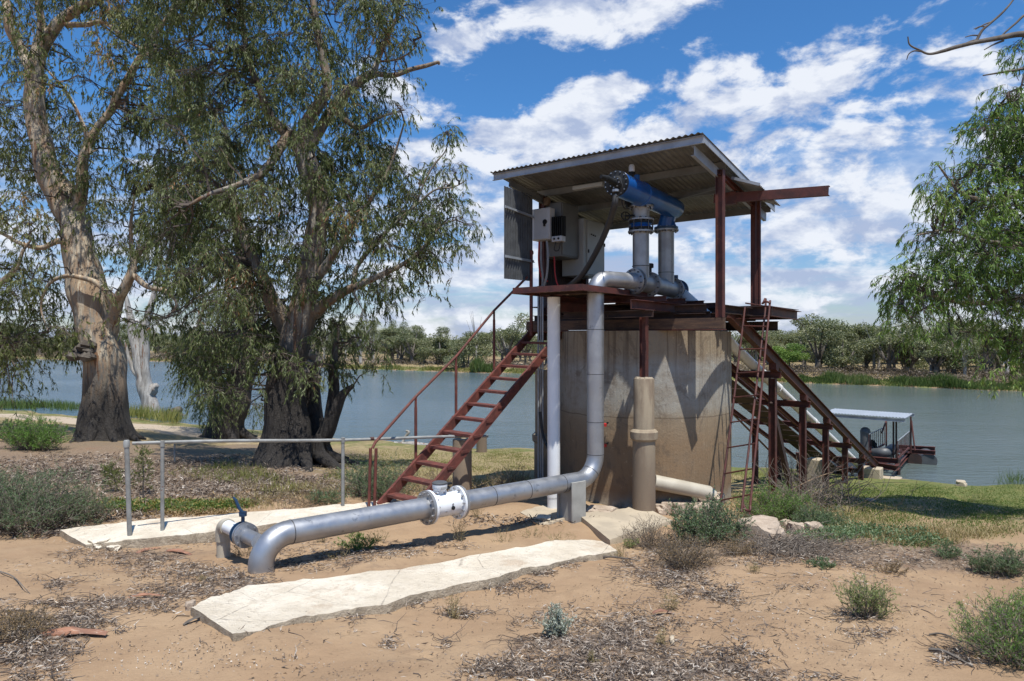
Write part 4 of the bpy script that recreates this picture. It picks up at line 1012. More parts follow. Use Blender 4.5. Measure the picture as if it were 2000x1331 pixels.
def river():
    m = MB(); m.add([(-700,-120,WATER_Z),(700,-120,WATER_Z),(700,420,WATER_Z),(-700,420,WATER_Z)], [(0,1,2,3)])
    t = NT('river_water'); p = t.pos
    v1 = t.scale(p, (.9,2.6,1)); v2 = t.scale(p, (1,1.6,1))
    n1 = t.noise(v1, 1.0, 6, .62, .4); n2 = t.noise(v2, 5.5, 5, .65, .2); big = t.noise(t.scale(p, (.35,1,1)), .06, 4, .6)
    amp = t.rng(big, .38, .62, .55, 1.25)
    h = t.math('MULTIPLY', t.math('ADD', t.math('MULTIPLY', n1, 1.6), t.math('MULTIPLY', n2, .45)), amp)
    t.bump(h, .62, .10)
    x = t.n('ShaderNodeSeparateXYZ', {0: p}).outputs[0]
    c = t.mix(t.rng(x, -25, 30), (.090,.140,.178), (.100,.124,.112))
    o = m.build('water', t.out(c, .09, 0., .5)); t.b.inputs['IOR'].default_value = 1.33
    tag(o, kind='structure')
river()
# ================================================================ leaf and blade meshes
def quads_mesh(name, verts4, var, mat, parent=None, origin=None, nper=4):
    """verts4: (n,nper,3) world coordinates, one polygon per leaf"""
    n = len(verts4)
    o_ = np.array(ORIG[parent] if parent is not None else (origin if origin is not None else (0, 0, 0)), float)
    me = bpy.data.meshes.new(name); me.vertices.add(n*nper)
    me.vertices.foreach_set('co', (verts4-o_).astype(np.float32).ravel())
    me.loops.add(n*nper); me.polygons.add(n)
    me.loops.foreach_set('vertex_index', np.arange(n*nper, dtype=np.int32))
    me.polygons.foreach_set('loop_start', (np.arange(n)*nper).astype(np.int32))
    me.polygons.foreach_set('loop_total', np.full(n, nper, np.int32)); me.update()
    a = me.attributes.new('var', 'FLOAT', 'POINT'); a.data.foreach_set('value', np.repeat(var, nper).astype(np.float32))
    return link_mesh(name, me, mat, parent, V(o_) if parent is None else None)
def leaf_quads(P_, D, L_, W_, sickle=.12):
    n = len(P_); D = D/np.linalg.norm(D, axis=1, keepdims=True)
    r = rng.normal(size=(n, 3)); s = np.cross(D, r); s /= np.linalg.norm(s, axis=1, keepdims=True)
    k = (rng.uniform(-1, 1, n)*sickle*L_)[:, None]; b = np.cross(D, s)
    L_ = L_[:, None]; W_ = W_[:, None]
    mid = P_+D*L_*.42+b*k
    return np.stack([P_, mid+s*W_*.5, P_+D*L_, mid-s*W_*.5], 1)
def twig_leaves(c, R, ntw, nlf, L, W, droop=1.0, flat=.8, tl=(.35,.9), updown=0.):
    """drooping sprays: returns leaf base points, directions and the twig polylines"""
    c = np.asarray(c, float)
    d = rng.normal(size=(ntw, 3)); d /= np.linalg.norm(d, axis=1, keepdims=True)
    rad = R*rng.uniform(.15, 1, ntw)**.6
    st = c+d*rad[:, None]*np.array([1, 1, flat])
    h = d*.55+rng.normal(size=(ntw, 3))*.35; h[:, 2] += .15
    ln = rng.uniform(tl[0], tl[1], ntw)
    K = 6; pts = [st]; p = st.copy(); dirn = h/np.linalg.norm(h, axis=1, keepdims=True)
    for k in range(K-1):
        dirn = dirn+np.array([0, 0, -.42*droop]); dirn /= np.linalg.norm(dirn, axis=1, keepdims=True)
        p = p+dirn*(ln/(K-1))[:, None]; pts.append(p.copy())
    pts = np.stack(pts, 1)
    t = rng.uniform(.1, 1, (ntw, nlf))*(K-1); i = np.minimum(t.astype(int), K-2); f = (t-i)[..., None]
    ar = np.arange(ntw)[:, None]
    base = pts[ar, i]*(1-f)+pts[ar, i+1]*f; tang = pts[ar, i+1]-pts[ar, i]
    tang /= np.linalg.norm(tang, axis=2, keepdims=True)
    dd = tang*.5+rng.normal(size=base.shape)*.38; dd[..., 2] -= .75*droop
    return base.reshape(-1, 3), dd.reshape(-1, 3), pts
def ribbon_tubes(polys, r0, r1):
    """thin triangular tubes along many polylines (n,K,3); returns quads (m,4,3)"""
    n, K, _ = polys.shape; out = []
    tg = np.gradient(polys, axis=1); tg /= np.linalg.norm(tg, axis=2, keepdims=True)+1e-9
    a = np.cross(tg, np.array([.3, .2, 1.])); a /= np.linalg.norm(a, axis=2, keepdims=True)+1e-9; b = np.cross(tg, a)
    rr = np.linspace(1, 0, K)[None, :, None]*(np.asarray(r0).reshape(-1, 1, 1)-r1)+r1
    ring = [polys+(a*math.cos(q)+b*math.sin(q))*rr for q in (0, 2.094, 4.189)]
    for k in range(3):
        p, q = ring[k], ring[(k+1) % 3]
        out.append(np.stack([p[:, :-1], q[:, :-1], q[:, 1:], p[:, 1:]], 2).reshape(-1, 4, 3))
    return np.concatenate(out)
def leafmat(name, cols, trans=.35, rough=.5):
    t = NT(name); at = t.n('ShaderNodeAttribute', attribute_name='var')
    c = t.ramp(at.outputs['Fac'], cols)
    t.N.remove(t.b)
    b = t.n('ShaderNodeBsdfPrincipled', {'Base Color': c, 'Roughness': rough, 'Specular IOR Level': .35})
    tr = t.n('ShaderNodeBsdfTranslucent', {'Color': t.mix(1., c, (1.3, 1.45, .7), 'MULTIPLY')})
    mx = t.n('ShaderNodeMixShader', {0: trans, 1: b.outputs[0], 2: tr.outputs[0]})
    t.L.new(mx.outputs[0], t.N['Material Output'].inputs['Surface']); return t.m
G = lambda r, g, b: (r, g, b, 1)
M['leafmid'] = leafmat('gum_leaves_grey_green', [(0, G(0.077,0.099,0.030)), (.35, G(0.128,0.155,0.056)), (.7, G(0.179,0.214,0.098)), (.93, G(0.255,0.270,0.140)), (1, G(0.325,0.159,0.077))])
M['leafleft'] = leafmat('gum_leaves_olive', [(0, G(0.073,0.094,0.032)), (.35, G(0.122,0.145,0.050)), (.7, G(0.183,0.202,0.075)), (.93, G(0.260,0.259,0.117)), (1, G(0.312,0.179,0.078))])
M['leafright'] = leafmat('gum_leaves_fresh', [(0, G(0.081,0.144,0.035)), (.35, G(0.135,0.220,0.051)), (.7, G(0.216,0.312,0.077)), (.93, G(0.305,0.389,0.135)), (1, G(0.305,0.287,0.155))])
M['leaffar'] = leafmat('far_bank_foliage', [(0, G(0.104,0.127,0.068)), (.4, G(0.179,0.191,0.105)), (.8, G(0.262,0.263,0.152)), (1, G(0.334,0.299,0.210))], .25)
M['leaffar2'] = leafmat('far_bank_foliage_bright', [(0, G(0.103,0.166,0.041)), (.5, G(0.179,0.262,0.062)), (1, G(0.262,0.345,0.097))], .3)
M['scrub'] = leafmat('dry_grey_scrub', [(0, G(0.110,0.083,0.064)), (.5, G(0.176,0.138,0.105)), (1, G(0.242,0.198,0.149))], .2)
M['shrubblue'] = leafmat('saltbush_blue_green', [(0, G(0.075,0.128,0.060)), (.5, G(0.128,0.195,0.093)), (1, G(0.225,0.285,0.165))], .25)
M['shrubgreen'] = leafmat('fresh_green_shrub', [(0, G(0.081,0.162,0.030)), (.5, G(0.135,0.250,0.047)), (1, G(0.230,0.338,0.088))], .3)
M['shrubpale'] = leafmat('pale_yellow_green_shrub', [(0, G(0.168,0.204,0.072)), (.5, G(0.264,0.312,0.120)), (1, G(0.384,0.408,0.204))], .3)
M['shrubsilver'] = leafmat('silver_grey_shrub', [(0, G(.32,.34,.29)), (.5, G(.42,.45,.39)), (1, G(.55,.57,.50))], .2)
M['shrubdry'] = leafmat('dry_straw_shrub', [(0, G(.15,.10,.055)), (.5, G(.28,.19,.10)), (1, G(.42,.31,.17))], .25)
M['straw'] = leafmat('dry_grass_straw', [(0, G(.19,.14,.07)), (.5, G(.33,.26,.13)), (1, G(.50,.42,.24))], .25)
M['grassg'] = leafmat('bank_grass_green', [(0, G(.060,.11,.018)), (.5, G(.11,.17,.032)), (.8, G(.17,.20,.06)), (1, G(.34,.28,.13))], .3)
M['grassy'] = leafmat('yellow_green_grass', [(0, G(.13,.15,.035)), (.5, G(.22,.22,.065)), (1, G(.38,.32,.15))], .3)
M['reed'] = leafmat('river_reeds', [(0, G(0.061,0.099,0.024)), (.5, G(0.110,0.162,0.044)), (.85, G(0.176,0.207,0.077)), (1, G(0.308,0.234,0.132))], .3)
M['litter'] = leafmat('bark_and_leaf_litter', [(0, G(.060,.042,.034)), (.35, G(.14,.105,.08)), (.62, G(.26,.205,.16)), (.85, G(.40,.34,.28)), (.95, G(.52,.47,.41)), (1, G(.40,.27,.11))], .0, .8)
M['twig'] = leafmat('thin_grey_twigs', [(0, G(.10,.08,.065)), (1, G(.19,.16,.13))], .0, .85)
M['twigdark'] = leafmat('dark_dead_twigs', [(0, G(.055,.042,.035)), (1, G(.12,.095,.078))], .0, .85)
def barkmat(name, pale, tan, grey, dark, zlow, zhigh, wob=.8):
    """smooth streaked gum bark above, rough charred bark below zlow..zhigh"""
    t = NT(name); p = t.pos; z = t.n('ShaderNodeSeparateXYZ', {0: p}).outputs[2]
    st = t.scale(p, (2.4, 2.4, .42)); n1 = t.noise(st, 1.8, 6, .6, .6); n2 = t.noise(t.scale(p, (5, 5, .8)), 1.6, 6, .65, .5); n3 = t.noise(t.scale(p, (1, 1, .35)), 14, 8, .75, 1)
    c = t.mix(t.rng(n1, .42, .52), pale, tan); c = t.mix(t.rng(n2, .50, .57, 0, .85), c, grey)
    c = t.mix(t.rng(t.noise(t.scale(p, (6, 6, .5)), 1.1, 5, .6), .60, .64, 0, .8), c, (.17,.075,.032))
    c = t.mix(t.rng(t.noise(p, 16, 4), .66, .70), c, (.035,.028,.022))
    k = t.rng(t.math('ADD', z, t.math('MULTIPLY', t.math('SUBTRACT', n1, .5), wob*2.6)), zlow, zhigh)
    low = t.mix(t.rng(n3, .36, .62), (.022,.018,.016), dark)
    c = t.mix(k, low, c)
    hgt = t.math('MULTIPLY', t.math('ADD', t.math('MULTIPLY', n3, 2.2), t.noise(p, 30, 5, .7)), 1.)
    b = t.bump(hgt, .9, .05); t.L.new(t.rng(k, 0, 1, 1.0, .30), b.inputs['Strength'])
    return t.out(c, .85)
M['bark_left'] = barkmat('red_gum_bark_tan', (.50,.42,.31), (.33,.235,.155), (.21,.195,.17), (.062,.054,.047), -2.3, -.2)
M['bark_mid'] = barkmat('red_gum_bark_grey', (.32,.285,.235), (.20,.145,.10), (.13,.122,.11), (.058,.050,.044), -1.7, 1.2)
M['bark_dead'] = barkmat('bleached_dead_wood', (.40,.385,.36), (.30,.28,.255), (.22,.205,.19), (.20,.18,.16), -5.5, -5.0)
M['bark_far'] = simple('far_trunk_bark', (.20,.175,.15), (.10,.085,.07), 1.2, .9, 0, None, bump=0)
M['bark_pale'] = simple('pale_far_trunk', (.40,.38,.35), (.28,.26,.24), 1.2, .9, 0, None, bump=0)
M['bark_branch'] = simple('dark_dead_branch', (.075,.062,.052), (.15,.13,.11), 3, .9, 0, None, bump=.4)

# ================================================================ the big river gums
def limb(mb, pts, Y=None, seg=14, jit=.12, n=7):
    """pts: (px,py,depth,width px) -> tapered limb"""
    w3 = [P(a, b, c) for a, b, c, d in pts]; r = [d/2/FPX*c for a, b, c, d in pts]
    q = smooth_path([(p.x, p.y, p.z) for p in w3], n)
    m = len(pts); rr = []
    for i in range(len(q)):
        t = i/n; k = min(int(t), m-2); f = t-k; rr.append(r[k]*(1-f)+r[k+1]*f)
    q2 = [p+V((noise.noise(p*1.3), noise.noise(p*1.3+V((9,0,0))), noise.noise(p*1.3+V((0,9,0)))))*min(.06, rr[i]*.5) for i, p in enumerate(q)]
    mb.tube(q2, rr, seg, jit=jit); return q2
def cells(grid, x0, y0, step=50):
    out = []
    for r, row in enumerate(grid):
        for c, ch in enumerate(row):
            if ch.isdigit() and ch != '0': out.append((x0+step*(c+.5), y0+step*(r+.5), int(ch)))
    return out
def crown(tree, name, cl, Y, ysp, leafm, twigm, limbs_pts, L, W, nleaf, R=.62, droop=1., step=50, seed=1, tl=(.35,.95), drop=.15, trunkpx=()):
    """cl: cells (px,py,digit). Each becomes two or three drooping sprays joined to the nearest limb"""
    g = np.random.default_rng(seed)
    P_, D_, T_, SUB, CV = [], [], [], [], []
    lim = np.array([tuple(p) for p in limbs_pts])
    for px, py, d in cl:
        for s in range(2 if d < 5 else 3):
            if g.random() < drop: continue
            yy = Y+g.uniform(-ysp, ysp)
            if any(a <= px <= b and c0 <= py <= c1 for a, b, c0, c1 in trunkpx) and g.random() < .3: yy = Y+g.uniform(.6, ysp+.8)
            c = np.array(P(px+g.uniform(-.5,.5)*step, py+g.uniform(-.5,.4)*step, yy))
            n = nleaf*(d/9)**1.15/(2 if d < 5 else 3)*g.uniform(.6,1.35)
            ntw = max(2, int(n/16))
            b, dd, pts = twig_leaves(c, R*g.uniform(.7,1.15), ntw, 16, L, W, droop, .75, tl)
            P_.append(b); D_.append(dd); T_.append(pts); CV.append(np.full(len(b), g.normal()*.15))
            i = np.argmin(((lim-c)**2*np.array([1,.6,1.4])).sum(1)); a = lim[i]
            # bough from the limb to the middle of the spray, then twigs from it
            K = 7; tt = np.linspace(0, 1, K)[:, None]; sag = np.array([g.uniform(-.3,.3), g.uniform(-.3,.3), g.uniform(.1,.5)])*np.linalg.norm(c-a)*.35
            bough = a*(1-tt)+c*tt+sag*np.sin(tt*math.pi)+g.normal(size=(K,3))*.06*np.linalg.norm(c-a)*np.sin(tt*math.pi)
            SUB.append((bough, min(.05, .012+.014*np.linalg.norm(c-a))))
            m = min(len(pts), 9); e = pts[:m, 0]
            K2 = 6; t2 = np.linspace(0, 1, K2)[None, :, None]; j = g.integers(3, 6, m)
            s0 = bough[j][:, None, :]; s1 = e[:, None, :]
            T_.append(s0*(1-t2)+s1*t2+g.normal(size=(m, K2, 3))*.03)
    P_ = np.concatenate(P_); D_ = np.concatenate(D_); n = len(P_)
    Ls = L*g.uniform(.6, 1.25, n); Ws = W*g.uniform(.7, 1.3, n)
    # light and dark sprays from leaf age: slowly varying patches
    pv = np.array([noise.noise(V(p)*.55) for p in P_[::16]]); pv = np.repeat(pv, 16)[:n]
    var = np.clip(.42+pv*.5+np.concatenate(CV)+g.normal(size=n)*.16, 0, 1)
    quads_mesh('leaves', leaf_quads(P_, D_, Ls, Ws), var, leafm, tree)
    T6 = np.concatenate([t for t in T_]); q1 = ribbon_tubes(T6, np.full(len(T6), .006), .002)
    bo = np.stack([b for b, r in SUB]); q2 = ribbon_tubes(bo, np.array([r for b, r in SUB]), .008)
    q = np.concatenate([q1, q2]); quads_mesh('twigs', q, g.uniform(0, 1, len(q)), twigm, tree)
    print('CROWN', tree.name, n, 'leaves')

# middle gum
b0 = onG(572, 908)
tm = empty('river_gum', b0, 'largest gum with a blackened double trunk and weeping foliage reaching beside the shed', 'tree', 'big river gums on the near bank')
Ym = b0.y
mb = MB(); LM = []
def add(pts, **k):
    LM.extend(limb(mb, pts, **k))
add([(560,940,Ym,170),(560,905,Ym,130),(560,870,Ym,100),(560,810,Ym,86),(562,740,Ym,72),(576,670,Ym,58),(592,600,Ym,48),(606,520,Ym,42),(620,440,Ym,40),(622,390,Ym,42),(608,335,Ym,40),(592,290,Ym,36)], seg=26, jit=.16)
add([(622,930,Ym+.5,110),(618,895,Ym+.5,72),(612,840,Ym+.5,56),(606,770,Ym+.5,44),(592,700,Ym+.4,40),(560,640,Ym+.3,34),(520,560,Ym,26),(480,470,Ym,20),(450,380,Ym,14)], seg=18, jit=.18)
add([(618,880,Ym+.2,40),(640,840,Ym+.1,34),(655,800,Ym,26),(668,770,Ym,16),(690,752,Ym,7)], seg=12)
add([(645,830,Ym+.1,24),(650,780,Ym+.2,22),(652,730,Ym+.2,19),(654,690,Ym+.2,14),(660,640,Ym+.2,8)], seg=12)
add([(592,300,Ym,34),(560,262,Ym+.2,24),(530,232,Ym+.3,20),(505,170,Ym+.3,14),(480,90,Ym+.3,11),(470,0,Ym+.2,9),(460,-120,Ym,6)])
add([(592,300,Ym,32),(600,240,Ym-.2,24),(640,170,Ym-.3,18),(625,90,Ym-.3,15),(612,0,Ym-.2,13),(600,-120,Ym,9),(610,-260,Ym,5)])
add([(596,295,Ym,26),(622,258,Ym,20),(650,215,Ym+.2,18),(690,168,Ym+.3,18),(718,148,Ym+.3,17),(735,143,Ym+.3,16)])
add([(735,143,Ym+.3,12),(770,147,Ym+.3,10),(800,138,Ym+.3,9),(830,130,Ym+.3,8),(855,122,Ym+.3,6),(857,127,Ym+.3,3)], seg=10)
add([(730,140,Ym+.3,14),(738,118,Ym+.3,10),(752,80,Ym+.3,9),(770,45,Ym+.3,7),(785,12,Ym+.3,4)], seg=10)
add([(742,120,Ym+.3,5),(775,116,Ym+.3,4),(800,103,Ym+.3,3),(812,90,Ym+.3,2)], seg=8)
add([(560,262,Ym,20),(520,330,Ym-.6,16),(470,360,Ym-1,12),(410,380,Ym-1.2,8),(370,400,Ym-1.3,5)])
add([(613,612,Ym,26),(640,590,Ym-.3,20),(672,570,Ym-.4,17),(700,558,Ym-.5,15),(735,540,Ym-.5,11),(780,520,Ym-.5,9),(820,490,Ym-.4,7),(862,440,Ym-.3,4)])
add([(690,560,Ym-.4,12),(698,520,Ym-.2,9),(730,480,Ym,8),(770,440,Ym,6),(812,402,Ym,5),(850,372,Ym,4),(885,366,Ym,3),(912,352,Ym,1.5)], seg=8)
add([(812,402,Ym,5),(832,350,Ym,4),(850,320,Ym,3.5),(870,295,Ym,2.5),(878,262,Ym,1.5)], seg=8)
add([(612,560,Ym,22),(650,500,Ym-.3,15),(690,440,Ym-.5,11),(730,380,Ym-.6,8),(760,330,Ym-.5,6),(790,240,Ym-.5,3)])
add([(650,215,Ym+.2,14),(700,250,Ym-.2,9),(740,230,Ym-.3,6),(790,215,Ym-.3,3)])
for k in range(9):        # root flares
    a = 2*math.pi*k/9+.3; c = V((b0.x+.2, b0.y, 0)); d = V((math.cos(a), math.sin(a), 0)); L_ = .62+.4*noise.noise(d*3)
    pts = [c+d*.35+UP*(gz(c.x,c.y)+.75), c+d*(.65*L_+.1)+UP*(gz(c.x,c.y)+.30), c+d*(1.25*L_+.2)+UP*(gz(c.x,c.y)+.05), c+d*(1.8*L_+.3)+UP*(gz(c.x,c.y)-.08)]
    mb.tube(smooth_path(pts, 5), [.20*(1-i/16)+.03 for i in range(16)], 10, jit=.3)
mb.build('trunk', M['bark_mid'], tm, sharp=80)
add = None
bur = MB(); bm_c = P(618, 690, Ym-.35)
for k in range(14):
    bm_q = bm_c+V((rng.normal()*.12, rng.normal()*.08, rng.normal()*.2)); bur.tube([bm_q, bm_q+V((.02,-.05,-.12)), bm_q+V((.03,-.05,-.22))], [.10,.12,.05], 8, jit=.4)
bur.build('burl', M['bark_branch'], tm)
gM = ["      8768998877",
      "      8768998887",
      "      8868998877",
      "      88699888871",
      "      8858999776",
      "      7768999732",
      "      6879989862",
      "      5899988975",
      "      589986898303",
      "      799995899726",
      "      899997899945",
      "      8999868999783",
      "      6899977888871",
      "      589996678771",
      "      48998765552",
      "      278988643",
      "      089777553",
      "      078546253",
      "      05420003"]  # 750
crown(tm, 'crown', cells(gM, 0, -150), Ym, 1.6, M['leafmid'], M['twigdark'], LM, .125, .023, 1750, .36, seed=3, tl=(.22,.6), drop=.32, trunkpx=((540,665,280,760),(500,600,180,320)))
# left gum
b1 = onG(207, 858); Yl = b1.y
tl_ = empty('river_gum', b1, 'tall leaning gum with tan streaked bark and a dark burl near the left edge', 'tree', 'big river gums on the near bank')
mb = MB(); LL = []
def add(pts, **k): LL.extend(limb(mb, pts, **k))
add([(205,885,Yl,135),(205,855,Yl,104),(206,825,Yl,88),(205,780,Yl,76),(202,710,Yl,72),(190,650,Yl,70),(176,590,Yl,70),(160,520,Yl,62),(146,450,Yl,56),(122,390,Yl,49),(98,340,Yl,43),(82,290,Yl,39),(70,220,Yl,36),(66,150,Yl,31),(80,90,Yl,25)], seg=26, jit=.13)
add([(78,100,Yl,26),(110,50,Yl,22),(140,25,Yl,20),(175,5,Yl,18),(230,-30,Yl,14),(300,-100,Yl,8)])
add([(70,150,Yl,24),(45,100,Yl,20),(20,50,Yl-.3,17),(5,-20,Yl-.3,14),(-20,-120,Yl,8)])
add([(76,120,Yl,18),(80,60,Yl,15),(78,0,Yl,13),(85,-100,Yl,9)])
add([(150,420,Yl,26),(160,370,Yl-.3,22),(165,300,Yl-.4,18),(182,255,Yl-.4,15),(215,215,Yl-.4,15),(240,170,Yl-.4,14),(275,110,Yl-.4,12),(300,70,Yl-.4,10),(345,10,Yl-.3,7),(380,-60,Yl,4)])
add([(130,50,Yl,12),(170,48,Yl-.2,10),(205,45,Yl-.3,8),(250,80,Yl-.5,6),(300,110,Yl-.5,4)])
add([(215,650,Yl,30),(222,610,Yl-.2,24),(235,575,Yl-.4,19),(258,535,Yl-.5,17),(262,515,Yl-.5,14),(275,490,Yl-.5,13),(300,475,Yl-.5,12),(335,445,Yl-.5,8),(352,430,Yl-.5,4)])
add([(226,600,Yl-.3,16),(215,575,Yl-.5,13),(190,555,Yl-.6,11),(160,542,Yl-.8,9),(130,538,Yl-.9,8),(95,555,Yl-1,6),(80,600,Yl-1,4),(95,650,Yl-1,2.5)])
add([(262,535,Yl-.5,12),(290,560,Yl-.5,10),(325,570,Yl-.5,8),(345,595,Yl-.5,5),(325,622,Yl-.5,2)])
add([(160,500,Yl,20),(120,470,Yl-.5,13),(80,485,Yl-.8,10),(40,475,Yl-1,8),(0,455,Yl-1,6),(-40,450,Yl-1,4)])
add([(262,520,Yl-.5,10),(255,480,Yl-.5,8),(258,420,Yl-.5,6),(262,380,Yl-.5,4)])
add([(176,300,Yl-.4,10),(160,240,Yl-.6,7),(130,180,Yl-.6,6),(95,140,Yl-.6,4)])
add([(-120,200,Yl-1,16),(-70,330,Yl-1,13),(-40,430,Yl-1,10),(-25,520,Yl-1,8),(-20,600,Yl-1,5),(0,680,Yl-1,3)])
add([(-10,560,Yl-1,12),(30,525,Yl-1,9),(45,490,Yl-1,6),(60,470,Yl-1,4)])
for k in range(8):
    a = 2*math.pi*k/8; c = V((b1.x, b1.y, 0)); d = V((math.cos(a), math.sin(a), 0)); z_ = gz(c.x,c.y)
    mb.tube(smooth_path([c+d*.45+UP*(z_+.7), c+d*.68+UP*(z_+.25), c+d*.9+UP*(z_+.03), c+d*1.2+UP*(z_-.12)], 5), [.18*(1-i/16)+.03 for i in range(16)], 10, jit=.3)
mb.build('trunk', M['bark_left'], tl_, sharp=80)
bur = MB(); q = P(166, 680, Yl-.6)
for k in range(20):
    c = q+V((rng.normal()*.16, rng.normal()*.1, rng.normal()*.18)); bur.tube([c, c+V((-.06,-.05,-.12)), c+V((-.04,-.05,-.26))], [.12,.16,.05], 9, jit=.5)
bur.build('burl', M['bark_branch'], tl_)
gL = ["67667774",   # -150
      "67667775",   # -100
      "66567876",   # -50
      "44337888",   # 0
      "53318777",   # 50
      "63156667",   # 100
      "53224668",   # 150
      "75462758",   # 200
      "85675358",   # 250
      "76566578",   # 300
      "54645678",   # 350
      "35254678",   # 400
      "36424556",   # 450
      "55223454",   # 500
      "74303133",   # 550
      "86501200",   # 600
      "8560",   # 650
      "42",   # 700
      "10"]
lcl = cells(gL, 0, -150)+[(150,655,5),(140,680,4),(290,628,4),(-30,600,8),(-30,650,8),(-30,550,6),(10,760,3),(-30,400,6),(-30,300,7),(-40,200,7),(15,720,4)]
crown(tl_, 'crown', lcl, Yl, 2.2, M['leafleft'], M['twigdark'], LL, .155, .027, 1700, .50, seed=5, tl=(.3,.7), drop=.18, trunkpx=((40,130,100,350),(90,200,350,560),(130,240,480,760)))
# back gum
b2 = onG(441, 857); Yb = b2.y
tb = empty('river_gum', b2, 'grey gum leaning right behind the others with foliage hanging to the water', 'tree', 'big river gums on the near bank')
mb = MB(); LB = []
def add(pts, **k): LB.extend(limb(mb, pts, **k))
add([(434,880,Yb,110),(438,858,Yb,84),(446,825,Yb,66),(458,780,Yb,54),(472,735,Yb,46),(482,690,Yb,40),(486,640,Yb,34),(482,570,Yb,28),(470,480,Yb,22),(455,380,Yb,16),(440,250,Yb,10)], seg=22, jit=.16)
add([(484,650,Yb,22),(455,610,Yb-.5,14),(430,590,Yb-.8,10),(400,600,Yb-1,7),(385,640,Yb-1,4)])
add([(484,690,Yb,16),(460,680,Yb-.6,9),(430,690,Yb-.8,6)])
add([(478,540,Yb,14),(430,480,Yb-.5,10),(390,470,Yb-.8,7),(350,480,Yb-1,4)])
for k in range(7):
    a = 2*math.pi*k/7; c = V((b2.x, b2.y, 0)); d = V((math.cos(a), math.sin(a), 0)); z_ = gz(c.x,c.y)
    mb.tube(smooth_path([c+d*.4+UP*(z_+.6), c+d*.75+UP*(z_+.25), c+d*1.2+UP*(z_-.02), c+d*1.5+UP*(z_-.1)], 5), [.24*(1-i/16)+.03 for i in range(16)], 10, jit=.3)
mb.build('trunk', M['bark_mid'], tb, sharp=80)
bcl = [(x, y, d) for x, y, d in [(380,560,6),(430,560,8),(480,560,8),(385,610,7),(430,610,9),(480,610,8),(385,660,7),(430,660,9),(475,660,7),(385,710,7),(430,710,8),(470,700,4),(390,750,6),(430,750,6),(400,790,5),(425,785,4),(395,820,3),(500,780,3),(505,820,2),(360,520,5),(400,510,7),(450,510,8),(350,470,5),(400,450,8),(450,450,8),(400,390,8),(450,390,8),(400,320,8),(450,300,8),(420,240,8),(390,180,6),(440,150,6)]]
crown(tb, 'crown', bcl, Yb, 1.6, M['leafmid'], M['twigdark'], LB, .155, .026, 2000, .50, seed=8, tl=(.5,1.2), drop=.02)
# right gum, trunk outside the picture, with dead upper boughs
Yr = 13.0
b3 = P(2230, 900, Yr); b3.z = gz(b3.x, b3.y)
tr_ = empty('river_gum', b3, 'bright green weeping gum at the right edge with bare dead boughs above it', 'tree', 'big river gums on the near bank')
mb = MB(); LR = []
def add(pts, **k): LR.extend(limb(mb, pts, **k))
add([(2230,1010,Yr,110),(2225,900,Yr,90),(2215,750,Yr,80),(2200,600,Yr,70),(2190,420,Yr,56),(2180,250,Yr,44),(2170,100,Yr,34),(2160,-50,Yr,24)], seg=20, jit=.15)
add([(2200,620,Yr,40),(2120,590,Yr-.2,26),(2050,585,Yr-.3,18),(1990,582,Yr-.3,12),(1930,592,Yr-.3,9),(1870,590,Yr-.3,7),(1810,575,Yr-.3,4),(1750,560,Yr-.3,2.5)])
add([(2190,430,Yr,34),(2100,400,Yr,22),(2020,370,Yr,16),(1950,390,Yr,10),(1880,380,Yr,7),(1830,320,Yr,3)])
add([(2195,520,Yr,28),(2090,500,Yr-.6,18),(2000,480,Yr-.8,12),(1920,470,Yr-.8,8),(1850,450,Yr-.8,5),(1790,460,Yr-.8,3)])
add([(2120,590,Yr,22),(2040,640,Yr-.2,14),(1980,660,Yr-.2,9),(1930,660,Yr-.2,5)])
add([(2180,330,Yr,24),(2080,280,Yr-.2,14),(2000,240,Yr-.3,9),(1940,230,Yr-.3,5)])
mb.build('trunk', M['bark_mid'], tr_, sharp=80)
mb = MB()
add([(2170,120,Yr,26),(2080,80,Yr,18),(2030,66,Yr,14),(1995,66,Yr,11),(1950,76,Yr,9.5),(1905,84,Yr,8),(1868,92,Yr,7.5),(1842,100,Yr,6.5),(1815,106,Yr,4.5),(1795,98,Yr,4),(1777,88,Yr,3.2),(1773,72,Yr,2.4)], seg=9)
add([(1800,101,Yr,3.5),(1785,100,Yr,2.8),(1775,106,Yr,2.2),(1771,117,Yr,1.6)], seg=7, n=4)
add([(1905,84,Yr,6),(1918,60,Yr,5),(1935,45,Yr,4.5),(1955,28,Yr,4),(1970,12,Yr,3.5),(1985,-8,Yr,3)], seg=8)
for a, b in (((1925,52),(1902,57)), ((1912,70),(1885,73)), ((1910,78),(1880,88)), ((1940,42),(1905,58))):
    add([(a[0],a[1],Yr,3),((a[0]+b[0])/2,(a[1]+b[1])/2-2,Yr,2.4),(b[0],b[1],Yr,1.6)], seg=6, n=3)
add([(2040,20,Yr,5),(2005,28,Yr,5),(1985,45,Yr,4),(1965,62,Yr,3.5),(1950,76,Yr,2.5)], seg=7)
add([(1960,80,Yr,4),(1940,88,Yr,3),(1922,98,Yr,1.8)], seg=6)
add([(2080,120,Yr,8),(2020,130,Yr,6),(1990,136,Yr,5),(1955,142,Yr,4),(1920,148,Yr,2.6)], seg=8)
add([(2010,132,Yr,5),(2000,150,Yr,4),(1994,172,Yr,2.5)], seg=6)
mb.build('dead_boughs', M['bark_branch'], tr_, sharp=80)
gR = ["......5665",   # 100
      "......1566555",   # 150  cols from 1650
      "......4576655",
      "......6877665",
      "...4158876655",
      "...7478887666",
      "..1768898777",
      "..4878998877",
      "..4688988877",
      ".67878888877",
      ".34355678877",
      "...123678877",
      "......136776"]
